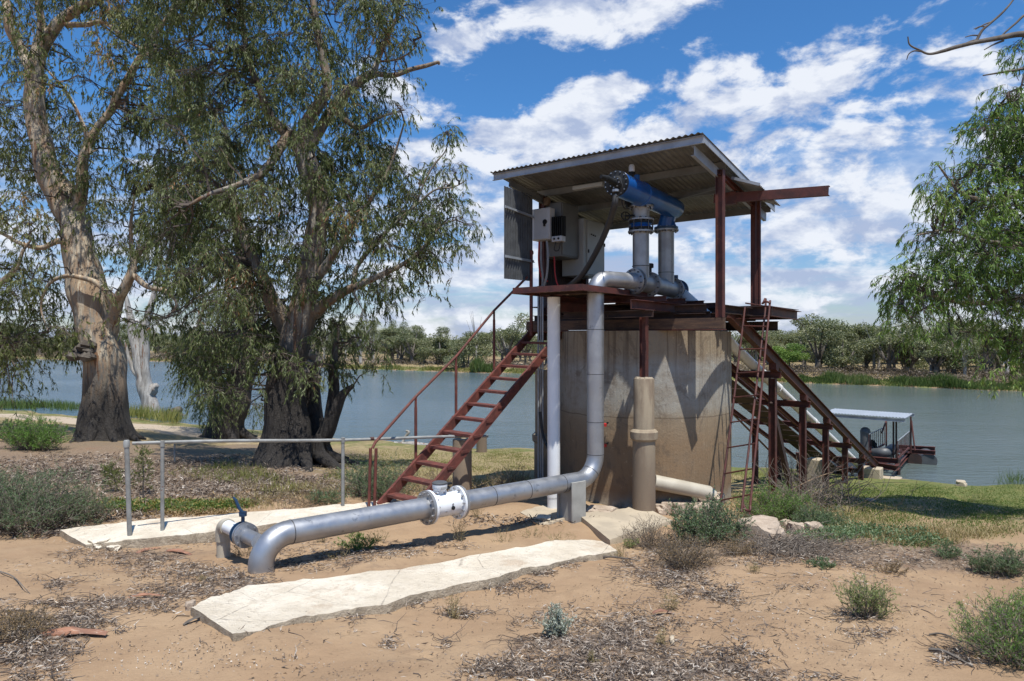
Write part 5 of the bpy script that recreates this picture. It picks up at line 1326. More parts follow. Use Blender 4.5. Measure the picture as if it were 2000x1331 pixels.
rcl = cells(gR, 1680, 95)+[(1748,570,4),(1845,330,4),(1960,715,3),(1960,230,7),(1925,260,6),(1980,270,8),(1910,320,6),(1990,200,6)]
crown(tr_, 'crown', rcl, Yr, 1.5, M['leafright'], M['twigdark'], LR, .120, .019, 1600, .38, seed=11, tl=(.18,.46), droop=.85, drop=.2)
# extra shade-giving top of the right gum outside the picture
add = None
# dead white tree at the waterline
b4 = onG(297, 808); Yd = b4.y
td = empty('dead_tree', b4, 'bleached white dead tree with two bare stems standing at the water edge', 'tree')
mb = MB()
def add(pts, **k): limb(mb, pts, **k)
add([(300,830,Yd,38),(294,800,Yd,31),(284,765,Yd,25),(276,735,Yd,21),(270,700,Yd,22),(262,660,Yd,17),(254,620,Yd,13),(248,590,Yd,9),(244,560,Yd,4)], seg=12, jit=.25)
add([(290,780,Yd,24),(284,735,Yd,18),(281,690,Yd,20),(284,640,Yd,16),(295,600,Yd,12),(306,560,Yd,10),(312,520,Yd,8),(318,470,Yd,5)], seg=12, jit=.22)
add([(276,740,Yd,12),(258,720,Yd,9),(250,690,Yd,6),(243,665,Yd,3)], seg=8)
add([(284,640,Yd,7),(270,628,Yd,4),(255,632,Yd,2)], seg=6); add([(290,775,Yd,16),(300,758,Yd,18),(308,752,Yd,9)], seg=10, jit=.4)
mb.build('trunk', M['bark_dead'], td, sharp=80); add = None
b5 = onG(333, 812); mb = MB(); YY = b5.y
limb(mb, [(310,822,YY,12),(325,812,YY,12),(340,806,YY,16),(350,800,YY,12),(352,808,YY,4)], seg=8, jit=.4); limb(mb, [(345,806,YY,10),(356,812,YY,7),(362,812,YY,3)], seg=8, jit=.4)
o = mb.build('driftwood_log', M['bark_branch'], None, origin=b5, sharp=80); tag(o, 'dark charred log lying in the reeds by the dead white tree', 'log')
# white driftwood by the water behind the stairs
mb = MB(); b6 = onG(806, 868); YY = b6.y
limb(mb, [(770,866,YY,7),(790,866,YY,9),(812,868,YY,12),(835,872,YY,10),(850,872,YY,5)], seg=8, jit=.4); limb(mb, [(786,866,YY,6),(790,855,YY,5),(797,845,YY,6),(792,842,YY,3)], seg=7, jit=.4)
o = mb.build('driftwood_log', M['bark_dead'], None, origin=b6, sharp=80); tag(o, 'bleached driftwood lying at the water edge beyond the red stairs', 'log')

# ================================================================ far bank trees
FARMESH = {}
def far_proto(kind, seed):
    g = np.random.default_rng(seed); random.seed(seed); noise_off = V((seed, 0, 0))
    H = 8.0; mb = MB(); cl = []
    leaf = M['leaffar']
    if kind == 'open':       # spreading gum, clumps on visible limbs
        tips = []
        for k in range(6):
            a = k*1.05+g.uniform(-.4,.4); r = g.uniform(1.5,3.2); z = g.uniform(4.2,7.6)
            tip = V((math.cos(a)*r, math.sin(a)*r, z)); mid = V((math.cos(a)*r*.4, math.sin(a)*r*.4, z*.55))
            mb.tube(smooth_path([V((.2*g.normal(),.0,1.6)), mid, tip*.8+V((0,0,.6)), tip], 4), [.17-.011*i for i in range(13)], 6); tips.append(tip)
            tips.append(mid*.4+tip*.6+V((g.normal()*.8,g.normal()*.8,.4)))
        mb.tube([V((.1,0,-.3)), V((0,0,.8)), V((.05,0,1.8))], [.42,.3,.24], 8)
        for t_ in tips: cl.append((t_, g.uniform(.8,1.35), 190))
    elif kind == 'bushy':
        mb.tube([V((0,0,-.3)), V((.1,0,1.5)), V((-.1,0,4)), V((0,0,6))], [.3,.24,.15,.05], 7)
        for k in range(4):
            a = g.uniform(0, 6.28); mb.tube([V((0,0,1.)), V((math.cos(a)*1.,math.sin(a),2.8)), V((math.cos(a)*1.7,math.sin(a)*1.7,4.6))], [.14,.1,.04], 6)
        for k in range(17):
            a = g.uniform(0,6.28); z = g.uniform(1.6,7.2); r = (1-(abs(z-4.0)/4.2)**2)*2.6*g.uniform(.3,1)
            cl.append((V((math.cos(a)*r, math.sin(a)*r, z)), g.uniform(.75,1.3), 190))
    elif kind == 'round':    # bright willow-like bush
        mb.tube([V((0,0,-.3)), V((.1,0,2)), V((0,0,4))], [.2,.15,.05], 7)
        for k in range(16):
            a = g.uniform(0,6.28); z = g.uniform(1.6,6.4); r = math.sqrt(max(0,1-((z-3.9)/3.6)**2))*2.3*g.uniform(.3,1)
            cl.append((V((math.cos(a)*r, math.sin(a)*r, z)), g.uniform(.8,1.2), 210))
        leaf = M['leaffar2']
    elif kind == 'low':      # low rounded scrub tree down to the ground
        for k in range(3): mb.tube([V((g.normal()*.3,g.normal()*.3,-.2)), V((g.normal()*.8,g.normal()*.6,2)), V((g.normal()*1.4,g.normal(),4))], [.15,.11,.04], 6)
        for k in range(16):
            a = g.uniform(0,6.28); z = g.uniform(.5,4.6); r = math.sqrt(max(0,1-(z/5.2)**2))*3.0*g.uniform(.2,1)
            cl.append((V((math.cos(a)*r, math.sin(a)*r, z)), g.uniform(.8,1.3), 190))
    else:                    # dead
        for k in range(7):
            a = g.uniform(0,6.28); r = g.uniform(.6,2.2); z = g.uniform(4.,8.)
            mb.tube(smooth_path([V((0,0,g.uniform(1,3))), V((math.cos(a)*r*.35,math.sin(a)*r*.35,z*.6)), V((math.cos(a)*r,math.sin(a)*r,z))], 4), [.11-.011*i for i in range(9)], 5)
        mb.tube([V((0,0,-.3)), V((.1,0,2)), V((0,.1,4.4))], [.26,.2,.12], 7)
    root = empty('far_tree', (0,0,0)); 
    mb.build('trunk', M['bark_pale'] if kind == 'dead' or seed == 33 else M['bark_far'], root)
    if cl:
        P_ = []; D_ = []
        for c, R, n in [(a, b, int(n_*1.75)) for a, b, n_ in cl]:
            d = g.normal(size=(n, 3)); d /= np.linalg.norm(d, axis=1, keepdims=True)
            P_.append(np.array(c)+d*(R*g.uniform(.25,1.05,n)**.6)[:, None]*np.array([1.1,1.1,.72])); D_.append(g.normal(size=(n,3))+np.array([0,0,-.5]))
        P_ = np.concatenate(P_); D_ = np.concatenate(D_); n = len(P_)
        pv = np.repeat(g.uniform(-.22,.22, len(cl)), [int(c[2]*1.75) for c in cl])
        quads_mesh('crown', leaf_quads(P_, D_, g.uniform(.16,.36,n), g.uniform(.09,.18,n)), np.clip(.45+pv+g.normal(size=n)*.16,0,1), leaf, root)
    return root
protos = {k: [far_proto(k, s) for s in ss] for k, ss in (('open',(21,22,23,24)),('bushy',(31,32,33,34)),('low',(41,42,43)),('round',(51,)),('dead',(61,62)))}
used_p = set()
def place_far(kind, idx, x, y, s, sx, rot, label, z=None, group='gums along the far bank'):
    pr = protos[kind][idx % len(protos[kind])]
    if pr in used_p:
        r = pr.copy(); col.objects.link(r)
        for ch in list(pr.children):
            c = ch.copy(); col.objects.link(c); c.parent = r
    else: r = pr; used_p.add(pr)
    r.location = (x, y, gz(x, y)-.05 if z is None else z); r.rotation_euler = (0,0,rot); r.scale = (sx, sx, s)
    tag(r, label, 'tree', group)
    return r
def far_at(px, ytop, kind, idx, dY, wid, label, baseY=None):
    Yf = 100.
    for _ in range(20):
        x = (px-1000)/FPX*Yf; Yf = .5*Yf+.5*(float(np.interp(x, FSX, FSY))+dY)
    x = (px-1000)/FPX*Yf; g_ = gz(x, Yf); top_ = (665.5-ytop)/FPX*Yf
    H = {'open': 8.6, 'bushy': 8.2, 'low': 5.6, 'round': 7.3, 'dead': 8.0}[kind]; Wd = {'open': 7.4, 'bushy': 6.2, 'low': 7.2, 'round': 5.8, 'dead': 4.4}[kind]
    s = (top_-g_)/H; sx = wid/FPX*Yf/Wd
    return place_far(kind, idx, x, Yf, s, sx, (px*.37) % 6.28, label)
for a in [(1597,607,'open',0,14,135,'tall dark-limbed gum with open clumped crown on the right far bank'),
          (1541,658,'round',0,6,72,'bright yellow-green rounded tree on the far bank beside the inclined track'),
          (1692,628,'bushy',1,16,95,'dense dark gum on the far bank above the pontoon'),
          (1737,610,'open',1,12,120,'gum with a leaning fork on the far bank just left of the weeping gum'),
          (1828,640,'open',2,8,110,'pale-trunked gum on the far bank behind the weeping gum foliage'),
          (1925,650,'open',3,9,120,'broad low-forked gum on the far bank near the right edge'),
          (1375,577,'bushy',2,20,85,'tall gum whose green top shows above the platform beams'),
          (990,602,'open',1,8,110,'large grey gum with dead upper limbs beyond the top of the stairs'),
          (912,648,'low',0,3,92,'low rounded grey-green tree at the far water edge behind the handrail'),
          (855,634,'bushy',3,12,70,'slim gum left of the rounded tree across the river'),
          (805,628,'open',2,9,80,'pale-limbed young gum on the middle far bank'),
          (705,622,'dead',0,5,60,'bare pale-stemmed tree across the river beside the big gum'),
          (930,598,'dead',1,14,40,'single dead spar rising above the far trees left of the tower')]:
    far_at(*a)
R2 = random.Random(5)
marks = [(-200,'left of the tall leaning gum'),(165,'behind the tall leaning gum'),(262,'left of the white dead tree'),(330,'right of the white dead tree'),(400,'behind the grey leaning gum'),(520,'behind the largest gum'),
         (660,'right of the largest gum'),(740,'under the largest gum foliage'),(800,'left of the lowest handrail post'),(870,'behind the stair handrail'),(950,'behind the top of the stairs'),(1050,'hidden behind the tower'),
         (1420,'behind the ladder'),(1520,'behind the upper track'),(1600,'above the track middle'),(1660,'beyond the pontoon roof'),(1720,'left of the weeping gum'),(1790,'behind the weeping gum tips'),(1860,'behind the weeping gum'),(1940,'near the right frame edge')]
k = 0
seen = {}
for px in range(-60, 2080, 24):
    for row in (0, 1, 2):
        if R2.random() < (.30 if row == 0 else .10)+(.15 if px > 1400 else 0): continue
        if 1080 < px < 1340: continue
        dY = (R2.uniform(7, 16), R2.uniform(17, 32), R2.uniform(34, 60))[row]
        p_ = px+R2.uniform(-11, 11)
        if row == 0 and (1480 < p_ < 1640 or 880 < p_ < 945): continue
        base_top = np.interp(p_, [0,350,600,760,900,1000,1400,1600,1800,2050], [650,646,640,638,646,636,630,636,630,626])
        ytop = base_top+R2.choice([R2.uniform(-12, 14), R2.uniform(-30, 28)])+(7 if row == 0 else 0)
        kind = R2.choice(['bushy','open','open','bushy','low','open','dead'] if row else ['bushy','low','open','open','dead'])
        if kind == 'low': ytop += 12
        wid = R2.uniform(52, 90)*(1.35 if p_ > 1400 else 1.0)*(.8 if p_ < 600 else 1.)
        if kind == 'dead': wid *= .6
        mk = [m for a, m in marks if a <= p_][-1]
        rown = ('front row of far trees', 'second far row', 'back far row')[row]
        kn = {'bushy': 'bushy gum', 'open': 'open-crowned gum', 'low': 'low spreading tree', 'dead': 'bare dead tree'}[kind]
        lab = '%s in the %s %s' % (kn, rown, mk)
        seen.setdefault(lab, []).append((p_, far_at(p_, ytop, kind, k, dY, wid, lab))); k += 1

for lab, L_ in seen.items():        # look-alikes in the same stretch: say which by their order
    if len(L_) < 2: continue
    L_.sort(key=lambda a: a[0])
    names = {2: ['left one', 'right one'], 3: ['left one', 'middle one', 'right one']}.get(len(L_), ['leftmost', 'second', 'third', 'fourth', 'fifth', 'sixth', 'seventh', 'eighth'])
    for (a, o), nm in zip(L_, names): o['label'] = (lab.replace('of far trees ', '').replace('standing ', ''))+', '+nm
# ================================================================ ground cover and shrubs
def scatter(blobs, g):
    """blobs: (px,py,rx,ry,n) patches of the ground seen around those photo pixels"""
    out = []
    for px, py, rx, ry, n in blobs:
        a = g.uniform(0, 2*math.pi, n); r = np.sqrt(g.uniform(0, 1, n))
        wob = 1+.35*np.sin(a*3+px)+.2*np.sin(a*7+py)
        pts = np.stack([px+np.cos(a)*r*rx*wob+g.normal(size=n)*rx*.07, py+np.sin(a)*r*ry*wob+g.normal(size=n)*ry*.07], 1); out.append(pts)
    p = np.concatenate(out); p = p[p[:, 1] > 700]; return onGv(p[:, 0], p[:, 1])
g5 = np.random.default_rng(55)
lit = [(1150,1265,150,45,2600),(1240,1225,80,28,900),(1080,1215,70,22,500),(1320,1320,230,28,2600),(1000,1312,120,18,800),(1420,1280,80,22,500),
       (60,1270,100,62,2600),(20,1225,60,40,900),(150,1215,90,20,900),(250,1180,110,16,900),(380,1155,110,15,1000),(470,1138,60,10,400),
       (250,1095,120,16,900),(340,1112,90,16,800),(420,1128,90,14,700),(170,1080,60,8,200),(110,1145,28,14,260),(130,1180,60,8,260),(300,1062,160,8,300),
       (650,1090,120,14,900),(560,1110,60,14,450),(760,1080,90,9,400),(860,1068,80,7,240),(700,1065,150,10,300),
       (900,1200,50,8,320),(800,1180,28,8,180),(735,1190,18,8,120),(990,1146,60,12,480),(1060,1122,26,6,160),(1060,1150,18,4,60),(760,1262,18,14,110),(870,1262,14,10,60),(690,1213,20,10,80),(1110,1105,30,8,140),
       (1330,1135,80,24,1200),(1400,1165,55,16,600),(1250,1110,60,20,500),(1300,1085,80,20,600),(1560,1075,110,24,1800),(1500,1060,70,18,900),(1620,1095,80,14,500),(1700,1105,70,10,350),(1820,1090,150,18,900),(1950,1110,80,18,500),(1460,1100,60,10,300),(1660,1210,40,8,100),
       (1880,1290,60,14,400),(1700,1240,60,12,150),(1560,1150,60,6,80),(1640,1130,200,16,200),(1500,1200,250,60,420),(700,1260,300,60,200),(200,1130,250,60,300),(1850,1180,150,60,240),(1250,1180,120,40,200)]
P_ = scatter(lit, g5); n = len(P_)
D_ = g5.normal(size=(n, 3)); D_[:, 2] *= .22; Ls = g5.uniform(.025, .090, n)*(1+(g5.random(n) > .93)*.9); Ws = g5.uniform(.004, .012, n)*(1+(g5.random(n) > .9)*.6)
P_[:, 2] += g5.uniform(.003, .035, n)
o = quads_mesh('bark_litter', leaf_quads(P_, D_, Ls, Ws, .3), np.clip(g5.beta(1.8,1.5,n),0,1), M['litter'], None); tag(o, kind='stuff', label='grey and pale gum leaf and bark litter lying in patches on the sand', cat='leaf litter')
# brown leaves under the gums
tl2 = [(330,920,330,34,9000),(120,930,160,30,3500),(480,960,220,22,4500),(600,945,120,18,2500),(150,985,200,20,1500),(60,1040,100,10,700),(850,960,120,16,900),(200,1010,160,10,900),(1000,1020,120,10,300)]
P_ = scatter(tl2, g5); n = len(P_); D_ = g5.normal(size=(n, 3)); D_[:, 2] *= .35; P_[:, 2] += g5.uniform(.004, .05, n)
o = quads_mesh('fallen_leaves', leaf_quads(P_, D_, g5.uniform(.07,.17,n), g5.uniform(.010,.026,n), .3), np.clip(g5.beta(1.8,2.0,n),0,1), M['litter'], None); tag(o, kind='stuff', label='brown fallen gum leaves and bark strips spread beneath the big gums', cat='leaf litter')
# twigs on the sand
P_ = scatter([(x, y, rx*1.1, ry*1.2, max(8, n//16)) for x, y, rx, ry, n in lit], g5); n = len(P_)
d = g5.normal(size=(n, 3)); d[:, 2] *= .12; d /= np.linalg.norm(d, axis=1, keepdims=True); ln = g5.uniform(.08, .32, n)[:, None]
K = 5; side = np.cross(d, [0,0,1.]); pts = np.stack([P_+d*ln*k/(K-1)+side*ln*.16*math.sin(k*1.3)*g5.normal(size=(n,1))+np.array([0,0,.015]) for k in range(K)], 1)
q = ribbon_tubes(pts, np.full(n, .0042), .0018); o = quads_mesh('fallen_twigs', q, g5.uniform(0,1,len(q)), M['twigdark'], None); tag(o, kind='stuff', label='thin dark twigs strewn through the litter on the sand', cat='twigs')
# specks of bark and seed cases over the bare sand
P_ = scatter([(500,1250,330,70,700),(1000,1170,380,60,700),(1600,1200,300,110,900),(150,1120,200,60,400),(900,1300,500,30,400),(1300,1200,200,60,300)], g5); n = len(P_); P_[:, 2] += .004
D_ = g5.normal(size=(n,3)); D_[:, 2] *= .15; o = quads_mesh('bark_litter', leaf_quads(P_, D_, g5.uniform(.01,.045,n), g5.uniform(.003,.012,n), .3), np.clip(g5.beta(1.2,2.6,n),0,1), M['litter'], None); tag(o, kind='stuff', label='dark specks of bark and seed cases over the open sand', cat='leaf litter')
# small pebbles
P_ = scatter([(1750,1220,200,60,260),(500,1290,300,40,260),(1000,1180,300,60,240),(200,1290,200,40,140),(1550,1200,200,80,240),(1920,1200,80,60,160),(900,1120,300,20,160)], g5); n = len(P_)
D_ = g5.normal(size=(n,3)); o = quads_mesh('pebbles', leaf_quads(P_+np.array([0,0,.003]), D_, g5.uniform(.008,.022,n), g5.uniform(.006,.016,n), 0), g5.uniform(.8,.95,n), M['litter'], None); tag(o, kind='stuff', label='tiny pale stones scattered over the sand', cat='pebbles')

# grass
def blades(name, blobs, h, wd, mat, label, lean=.35, seed=1, cat='grass'):
    g = np.random.default_rng(seed); P_ = scatter(blobs, g); n = len(P_)
    D_ = g.normal(size=(n,3))*lean; D_[:, 2] = 1
    pv = np.array([noise.noise(V((p[0]*.6,p[1]*.35,0))) for p in P_[::4]]); pv = np.repeat(pv, 4)[:n]
    o = quads_mesh(name, leaf_quads(P_, D_, g.uniform(.45,1.2,n)*h, g.uniform(.6,1.3,n)*wd, .25), np.clip(.45+pv*.5+g.normal(size=n)*.2,0,1), mat, None)
    return tag(o, kind='stuff', label=label, cat=cat)
blades('bank_grass', [(1850,1000,260,50,15000),(1780,960,170,14,5000),(1980,985,120,30,4000),(1650,985,140,24,3000),(1560,960,120,18,2200)], .045, .012, M['grassg'], 'short green grass on the river bank at the right', .6, 1)
blades('bank_grass', [(820,900,190,24,9000),(1000,905,80,20,3000),(1000,890,60,8,1500),(700,905,60,20,1500),(1470,930,80,14,2500),(420,835,120,8,1500),(80,815,120,4,700)], .06, .012, M['grassy'], 'yellowing short grass between the gums and the river', .6, 2)
blades('dry_grass', [(1800,1048,170,18,2200),(1500,985,110,30,1200),(1650,1020,120,30,1000),(850,950,120,20,2600),(1000,950,60,22,1500),(600,960,120,18,1800),(470,985,80,12,700)], .16, .009, M['straw'], 'dry straw coloured grass along the slope', .6, 3)
blades('dry_grass', [(400,930,60,12,300),(490,935,60,14,800),(440,915,40,10,300),(560,960,50,10,300),(660,935,30,10,200)], .20, .010, M['grassy'], 'tufts of grass in the shade of the gums', .5, 4)
blades('river_reeds', [(70,793,100,7,2600),(140,796,40,6,700)], .95, .05, M['reed'], 'green reeds at the water edge on the left', .18, 5, 'reeds')
blades('river_reeds', [(270,815,30,8,420),(325,822,36,8,500)], .9, .045, M['grassy'], 'pale reeds around the dead white tree', .22, 6, 'reeds')
blades('river_reeds', [(1985,948,30,10,180)], .55, .012, M['reed'], 'thin reeds at the right edge of the bank', .3, 7, 'reeds')
M['succulent'] = leafmat('succulent_mixed', [(0, G(.07,.13,.03)), (.5, G(.12,.19,.045)), (.75, G(.30,.27,.08)), (1, G(.34,.22,.09))], .25)
# succulent ground cover behind the left strip
gc = np.random.default_rng(9); P_ = scatter([(330,992,120,10,5200),(430,992,60,7,1500),(250,995,40,9,900)], gc); n = len(P_); P_[:, 2] += gc.uniform(0,.10,n)
o = quads_mesh('ground_cover', leaf_quads(P_, gc.normal(size=(n,3)), gc.uniform(.03,.06,n), gc.uniform(.015,.03,n)), gc.uniform(0,1,n), M['succulent'], None); tag(o, kind='stuff', label='bright green succulent ground cover behind the left concrete strip', cat='ground cover')
P_ = scatter([(360,1003,90,6,2200)], gc); n = len(P_); P_[:, 2] += gc.uniform(0,.06,n)
o = quads_mesh('ground_cover', leaf_quads(P_, gc.normal(size=(n,3)), gc.uniform(.03,.06,n), gc.uniform(.012,.025,n)), gc.uniform(.3,1,n), M['shrubdry'], None); tag(o, kind='stuff', label='yellow dying edge of the succulent ground cover', cat='ground cover')
P_ = scatter([(1660,1045,110,14,4200),(1590,1025,60,14,1500),(1790,1062,60,8,900)], gc); n = len(P_); P_[:, 2] += gc.uniform(0,.12,n)
o = quads_mesh('ground_cover', leaf_quads(P_, gc.normal(size=(n,3)), gc.uniform(.03,.06,n), gc.uniform(.014,.028,n)), gc.uniform(0,1,n), M['shrubblue'], None); tag(o, kind='stuff', label='low blue green weeds running down the slope right of the ladder', cat='ground cover')

def shrub(px, py, wpx, hpx, nst, nlf, L, W, mat, label, stem='twig', up=.9, cat='shrub', name='shrub', group=None, curl=.25, seed=0, spread=1., leafy=1.):
    g = np.random.default_rng(seed+500+int(px)); b = onG(px, py); m = b.y/FPX; w_ = wpx*m; h = hpx*m
    root = empty(name, b, label, cat, group)
    K = 7; az = g.uniform(0, 2*math.pi, nst); rr = np.sqrt(g.uniform(0, 1, nst))
    st = np.array(b)+np.stack([np.cos(az)*rr*w_*.16, np.sin(az)*rr*w_*.16, np.full(nst, -.01)], 1)
    tip = np.array(b)+np.stack([np.cos(az)*rr*w_*.5*spread, np.sin(az)*rr*w_*.42*spread, h*(1-.45*rr**2)*g.uniform(.38,1.12,nst)], 1)
    t = np.linspace(0,1,K)[None,:,None]
    pts = st[:,None]*(1-t)+tip[:,None]*t+np.sin(t*math.pi)*g.normal(size=(nst,1,3))*h*curl*.4+g.normal(size=(nst,K,3))*h*.02
    sub = []
    for k in range(3):
        j = g.integers(2, K-1, nst); s0 = pts[np.arange(nst), j]; dirn = g.normal(size=(nst,3)); dirn[:,2] = np.abs(dirn[:,2])*.8+.3; dirn /= np.linalg.norm(dirn,axis=1,keepdims=True)
        e = s0+dirn*h*.30*g.uniform(.5,1.2,(nst,1)); sub.append(s0[:,None]*(1-t)+e[:,None]*t+g.normal(size=(nst,K,3))*h*.012)
    allp = np.concatenate([pts]+sub)
    q = ribbon_tubes(allp, np.concatenate([np.full(nst, max(.0022, h*.009)), np.full(3*nst, max(.0016, h*.005))]), .0012)
    quads_mesh('stems', q, g.uniform(0,1,len(q)), M[stem], root)
    if nlf:
        na = len(allp); tt = g.uniform(.25 if leafy == 1 else .5, 1, (na, nlf))*(K-1); i = np.minimum(tt.astype(int), K-2); f = (tt-i)[...,None]; ar = np.arange(na)[:,None]
        base = (allp[ar,i]*(1-f)+allp[ar,i+1]*f).reshape(-1,3); tg = (allp[ar,i+1]-allp[ar,i]).reshape(-1,3); tg /= np.linalg.norm(tg,axis=1,keepdims=True)+1e-9
        D_ = tg*.6+g.normal(size=base.shape)*.6; D_[:,2] += .3*up; n = len(base)
        quads_mesh('leaves', leaf_quads(base, D_, g.uniform(.6,1.3,n)*L, g.uniform(.7,1.3,n)*W), np.clip(.45+g.normal(size=n)*.22,0,1), M[mat], root)
    return root
for a in [
 (60,1030,270,112,230,22,.035,.006,'shrubblue','large dark blue-green saltbush at the left edge of the sand'),
 (150,1020,130,70,90,20,.035,.006,'shrubblue','smaller saltbush touching the left end of the white strip'),
 (-10,1000,160,95,130,20,.04,.006,'shrubblue','saltbush cut by the left frame edge behind the larger one'),
 (62,878,130,66,150,20,.07,.010,'shrubgreen','feathery yellow-green bush beneath the tall leaning gum'),
 (20,850,90,40,60,16,.07,.010,'shrubblue','small dull bush at the far left beside the sandy track'),
 (735,972,150,78,170,20,.040,.007,'shrubblue','blue-green saltbush behind the foot of the red stairs'),
 (640,984,80,30,60,16,.035,.006,'shrubblue','low saltbush by the middle post of the guard rail'),
 (1385,1058,150,86,190,18,.030,.011,'shrubblue','leafy grey-green bush left of the ladder foot'),
 (1345,1050,60,38,50,16,.030,.011,'shrubgreen','small green bush in front of the rubble heap'),
 (1512,1012,150,66,200,20,.035,.006,'shrubgreen','bright green bush just right of the ladder'),
 (1600,1030,110,44,90,18,.035,.006,'shrubblue','pale blue-green bush beside the dry twig heap'),
 (1985,1290,210,125,150,12,.034,.0042,'shrubgreen','bright green wispy bush at the lower right corner'),
 (2010,1225,120,90,70,12,.034,.0045,'shrubgreen','green wispy bush cut by the right frame edge'),
 (1690,1205,104,88,70,22,.020,.0050,'shrubpale','pale yellow-green upright bush alone on the sand at right'),
 (1086,1248,46,66,60,30,.016,.0075,'shrubsilver','small silver-grey bush on the litter at bottom centre'),
 (350,1000,50,22,14,12,.03,.006,'shrubpale','tiny pale weed behind the second rail post'),
 (1925,1120,60,52,44,16,.03,.006,'shrubblue','blue-grey tuft left of the right frame edge on the shaded slope'),
 (1975,1125,70,60,60,16,.03,.006,'shrubblue','blue-grey tuft at the right frame edge on the shaded slope'),
 (1850,1092,50,34,36,14,.03,.006,'shrubblue','small blue-grey tuft in the tree shadow on the slope'),
 (1605,1112,60,24,30,14,.022,.007,'shrubblue','low green weed on sand below the twig litter'),
 (700,1072,90,34,50,16,.025,.006,'shrubgreen','small green weed growing under the silver pipe'),
 (1230,1070,40,20,24,12,.02,.006,'shrubpale','small weed at the corner of the concrete pad'),
 (1335,1105,150,66,170,10,.016,.006,'shrubdry','dry golden weed bush in front of the leafy green bush'),
 (1440,1085,90,40,80,10,.016,.006,'shrubdry','dry brown weed between the ladder and the litter'),
 (1270,1070,110,62,120,5,.014,.005,'shrubdry','leafless grey-brown bush at the corner of the concrete pad'),
 (1740,1120,70,26,40,8,.02,.006,'shrubdry','low dry brown weed in the shadow on the sand'),
 (870,960,120,52,90,6,.03,.006,'shrubdry','dry twiggy bush beside the short pillar under the stairs'),
 (1000,965,110,60,90,6,.03,.006,'shrubdry','dark dry bush left of the white standpipe'),
 (1950,1235,60,40,30,8,.02,.005,'shrubdry','dry weed beside the lower right green bush'),
 (30,1240,150,50,110,7,.020,.006,'shrubdry','dry grey straw bush in the lower left corner'),
 (480,1085,70,26,30,6,.02,.005,'shrubdry','dry weed by the near elbow of the silver pipe'),
 (560,1010,60,26,30,8,.02,.005,'shrubdry','dry weed on the edge of the left strip'),
 (610,985,140,30,80,6,.03,.006,'shrubdry','low dry weeds beyond the left strip'),
 (1560,940,120,60,90,3,.03,.006,'shrubdry','dead brown bush beneath the inclined track')]:
    shrub(*a, spread=1.15)
for k, (px, py, w_, h_, lab) in enumerate([(880,1000,50,44,'dry weed behind the silver pipe just right of the flow meter'),(900,1055,40,52,'tall straw weed in front of the flow meter'),(930,1010,30,40,'thin straw weed between the flow meter and the stanchion'),(740,1060,50,30,'low straw weed under the middle of the silver pipe'),(1010,1100,30,10,'tiny dry tuft on the far edge of the long white strip'),(630,1060,30,40,'thin dry weed below the near length of silver pipe'),(780,1010,30,30,'small straw weed at the foot of the stairs'),(1090,1060,80,34,'wide straw weed before the cement stanchion'),(1040,1050,60,26,'low straw weed left of the cement stanchion'),(985,1060,60,28,'straw weed halfway between flow meter and stanchion'),(660,1090,70,22,'flat dry weed between the silver pipe and the long strip'),(590,1050,40,22,'dry weed right beside the near elbow'),(395,1135,30,12,'tiny dry tuft left of the near elbow'),(885,1210,22,60,'single upright straw stalk in front of the long white strip'),(1470,1120,30,30,'small dry weed below the ladder foot'),(1310,1190,30,40,'dry weed beside the small dark bark curl'),(1290,1260,24,34,'thin weed with pale leaves in the bottom centre litter'),(1155,1300,20,30,'dark stalk at the bottom edge in the litter'),(1900,980,60,20,'dry tuft on the green bank at right'),(1215,1090,50,36,'dry weed at the right end of the long white strip')]):
    shrub(px, py, w_, h_, 16, 3, .02, .004, 'straw', lab, stem='straw', cat='weed', name='dry_weed', group='thin dry weeds on the sand', seed=k)
# saplings
def sapling(px, py, w_, h_, label, lean=0):
    b = onG(px, py); m = b.y/FPX; root = empty('sapling', b, label, 'sapling'); g = np.random.default_rng(int(px))
    top_ = b+V((lean*w_*m, 0, h_*m)); MB().tube([b-UP*.05, b.lerp(top_,.5)+V((.01,0,0)), top_], [.014,.010,.004], 7).build('stem', M['bark_branch'], root)
    B_, D_ = [], []
    for k in range(9):
        c = np.array(b.lerp(top_, .30+.08*k)); a, d, _ = twig_leaves(c, w_*m*.42*(1-.05*k), 12, 12, 0, 0, -.3, .8, (.06,.16)); B_.append(a); D_.append(d)
    B_ = np.concatenate(B_); D_ = np.concatenate(D_); n = len(B_); quads_mesh('leaves', leaf_quads(B_, D_, g.uniform(.03,.06,n), g.uniform(.008,.014,n)), g.uniform(0,1,n), M['leafleft'], root)
sapling(279, 972, 44, 100, 'slender upright sapling between the first two rail posts')
sapling(232, 962, 40, 52, 'small leaning sapling left of the first rail post', -.5)

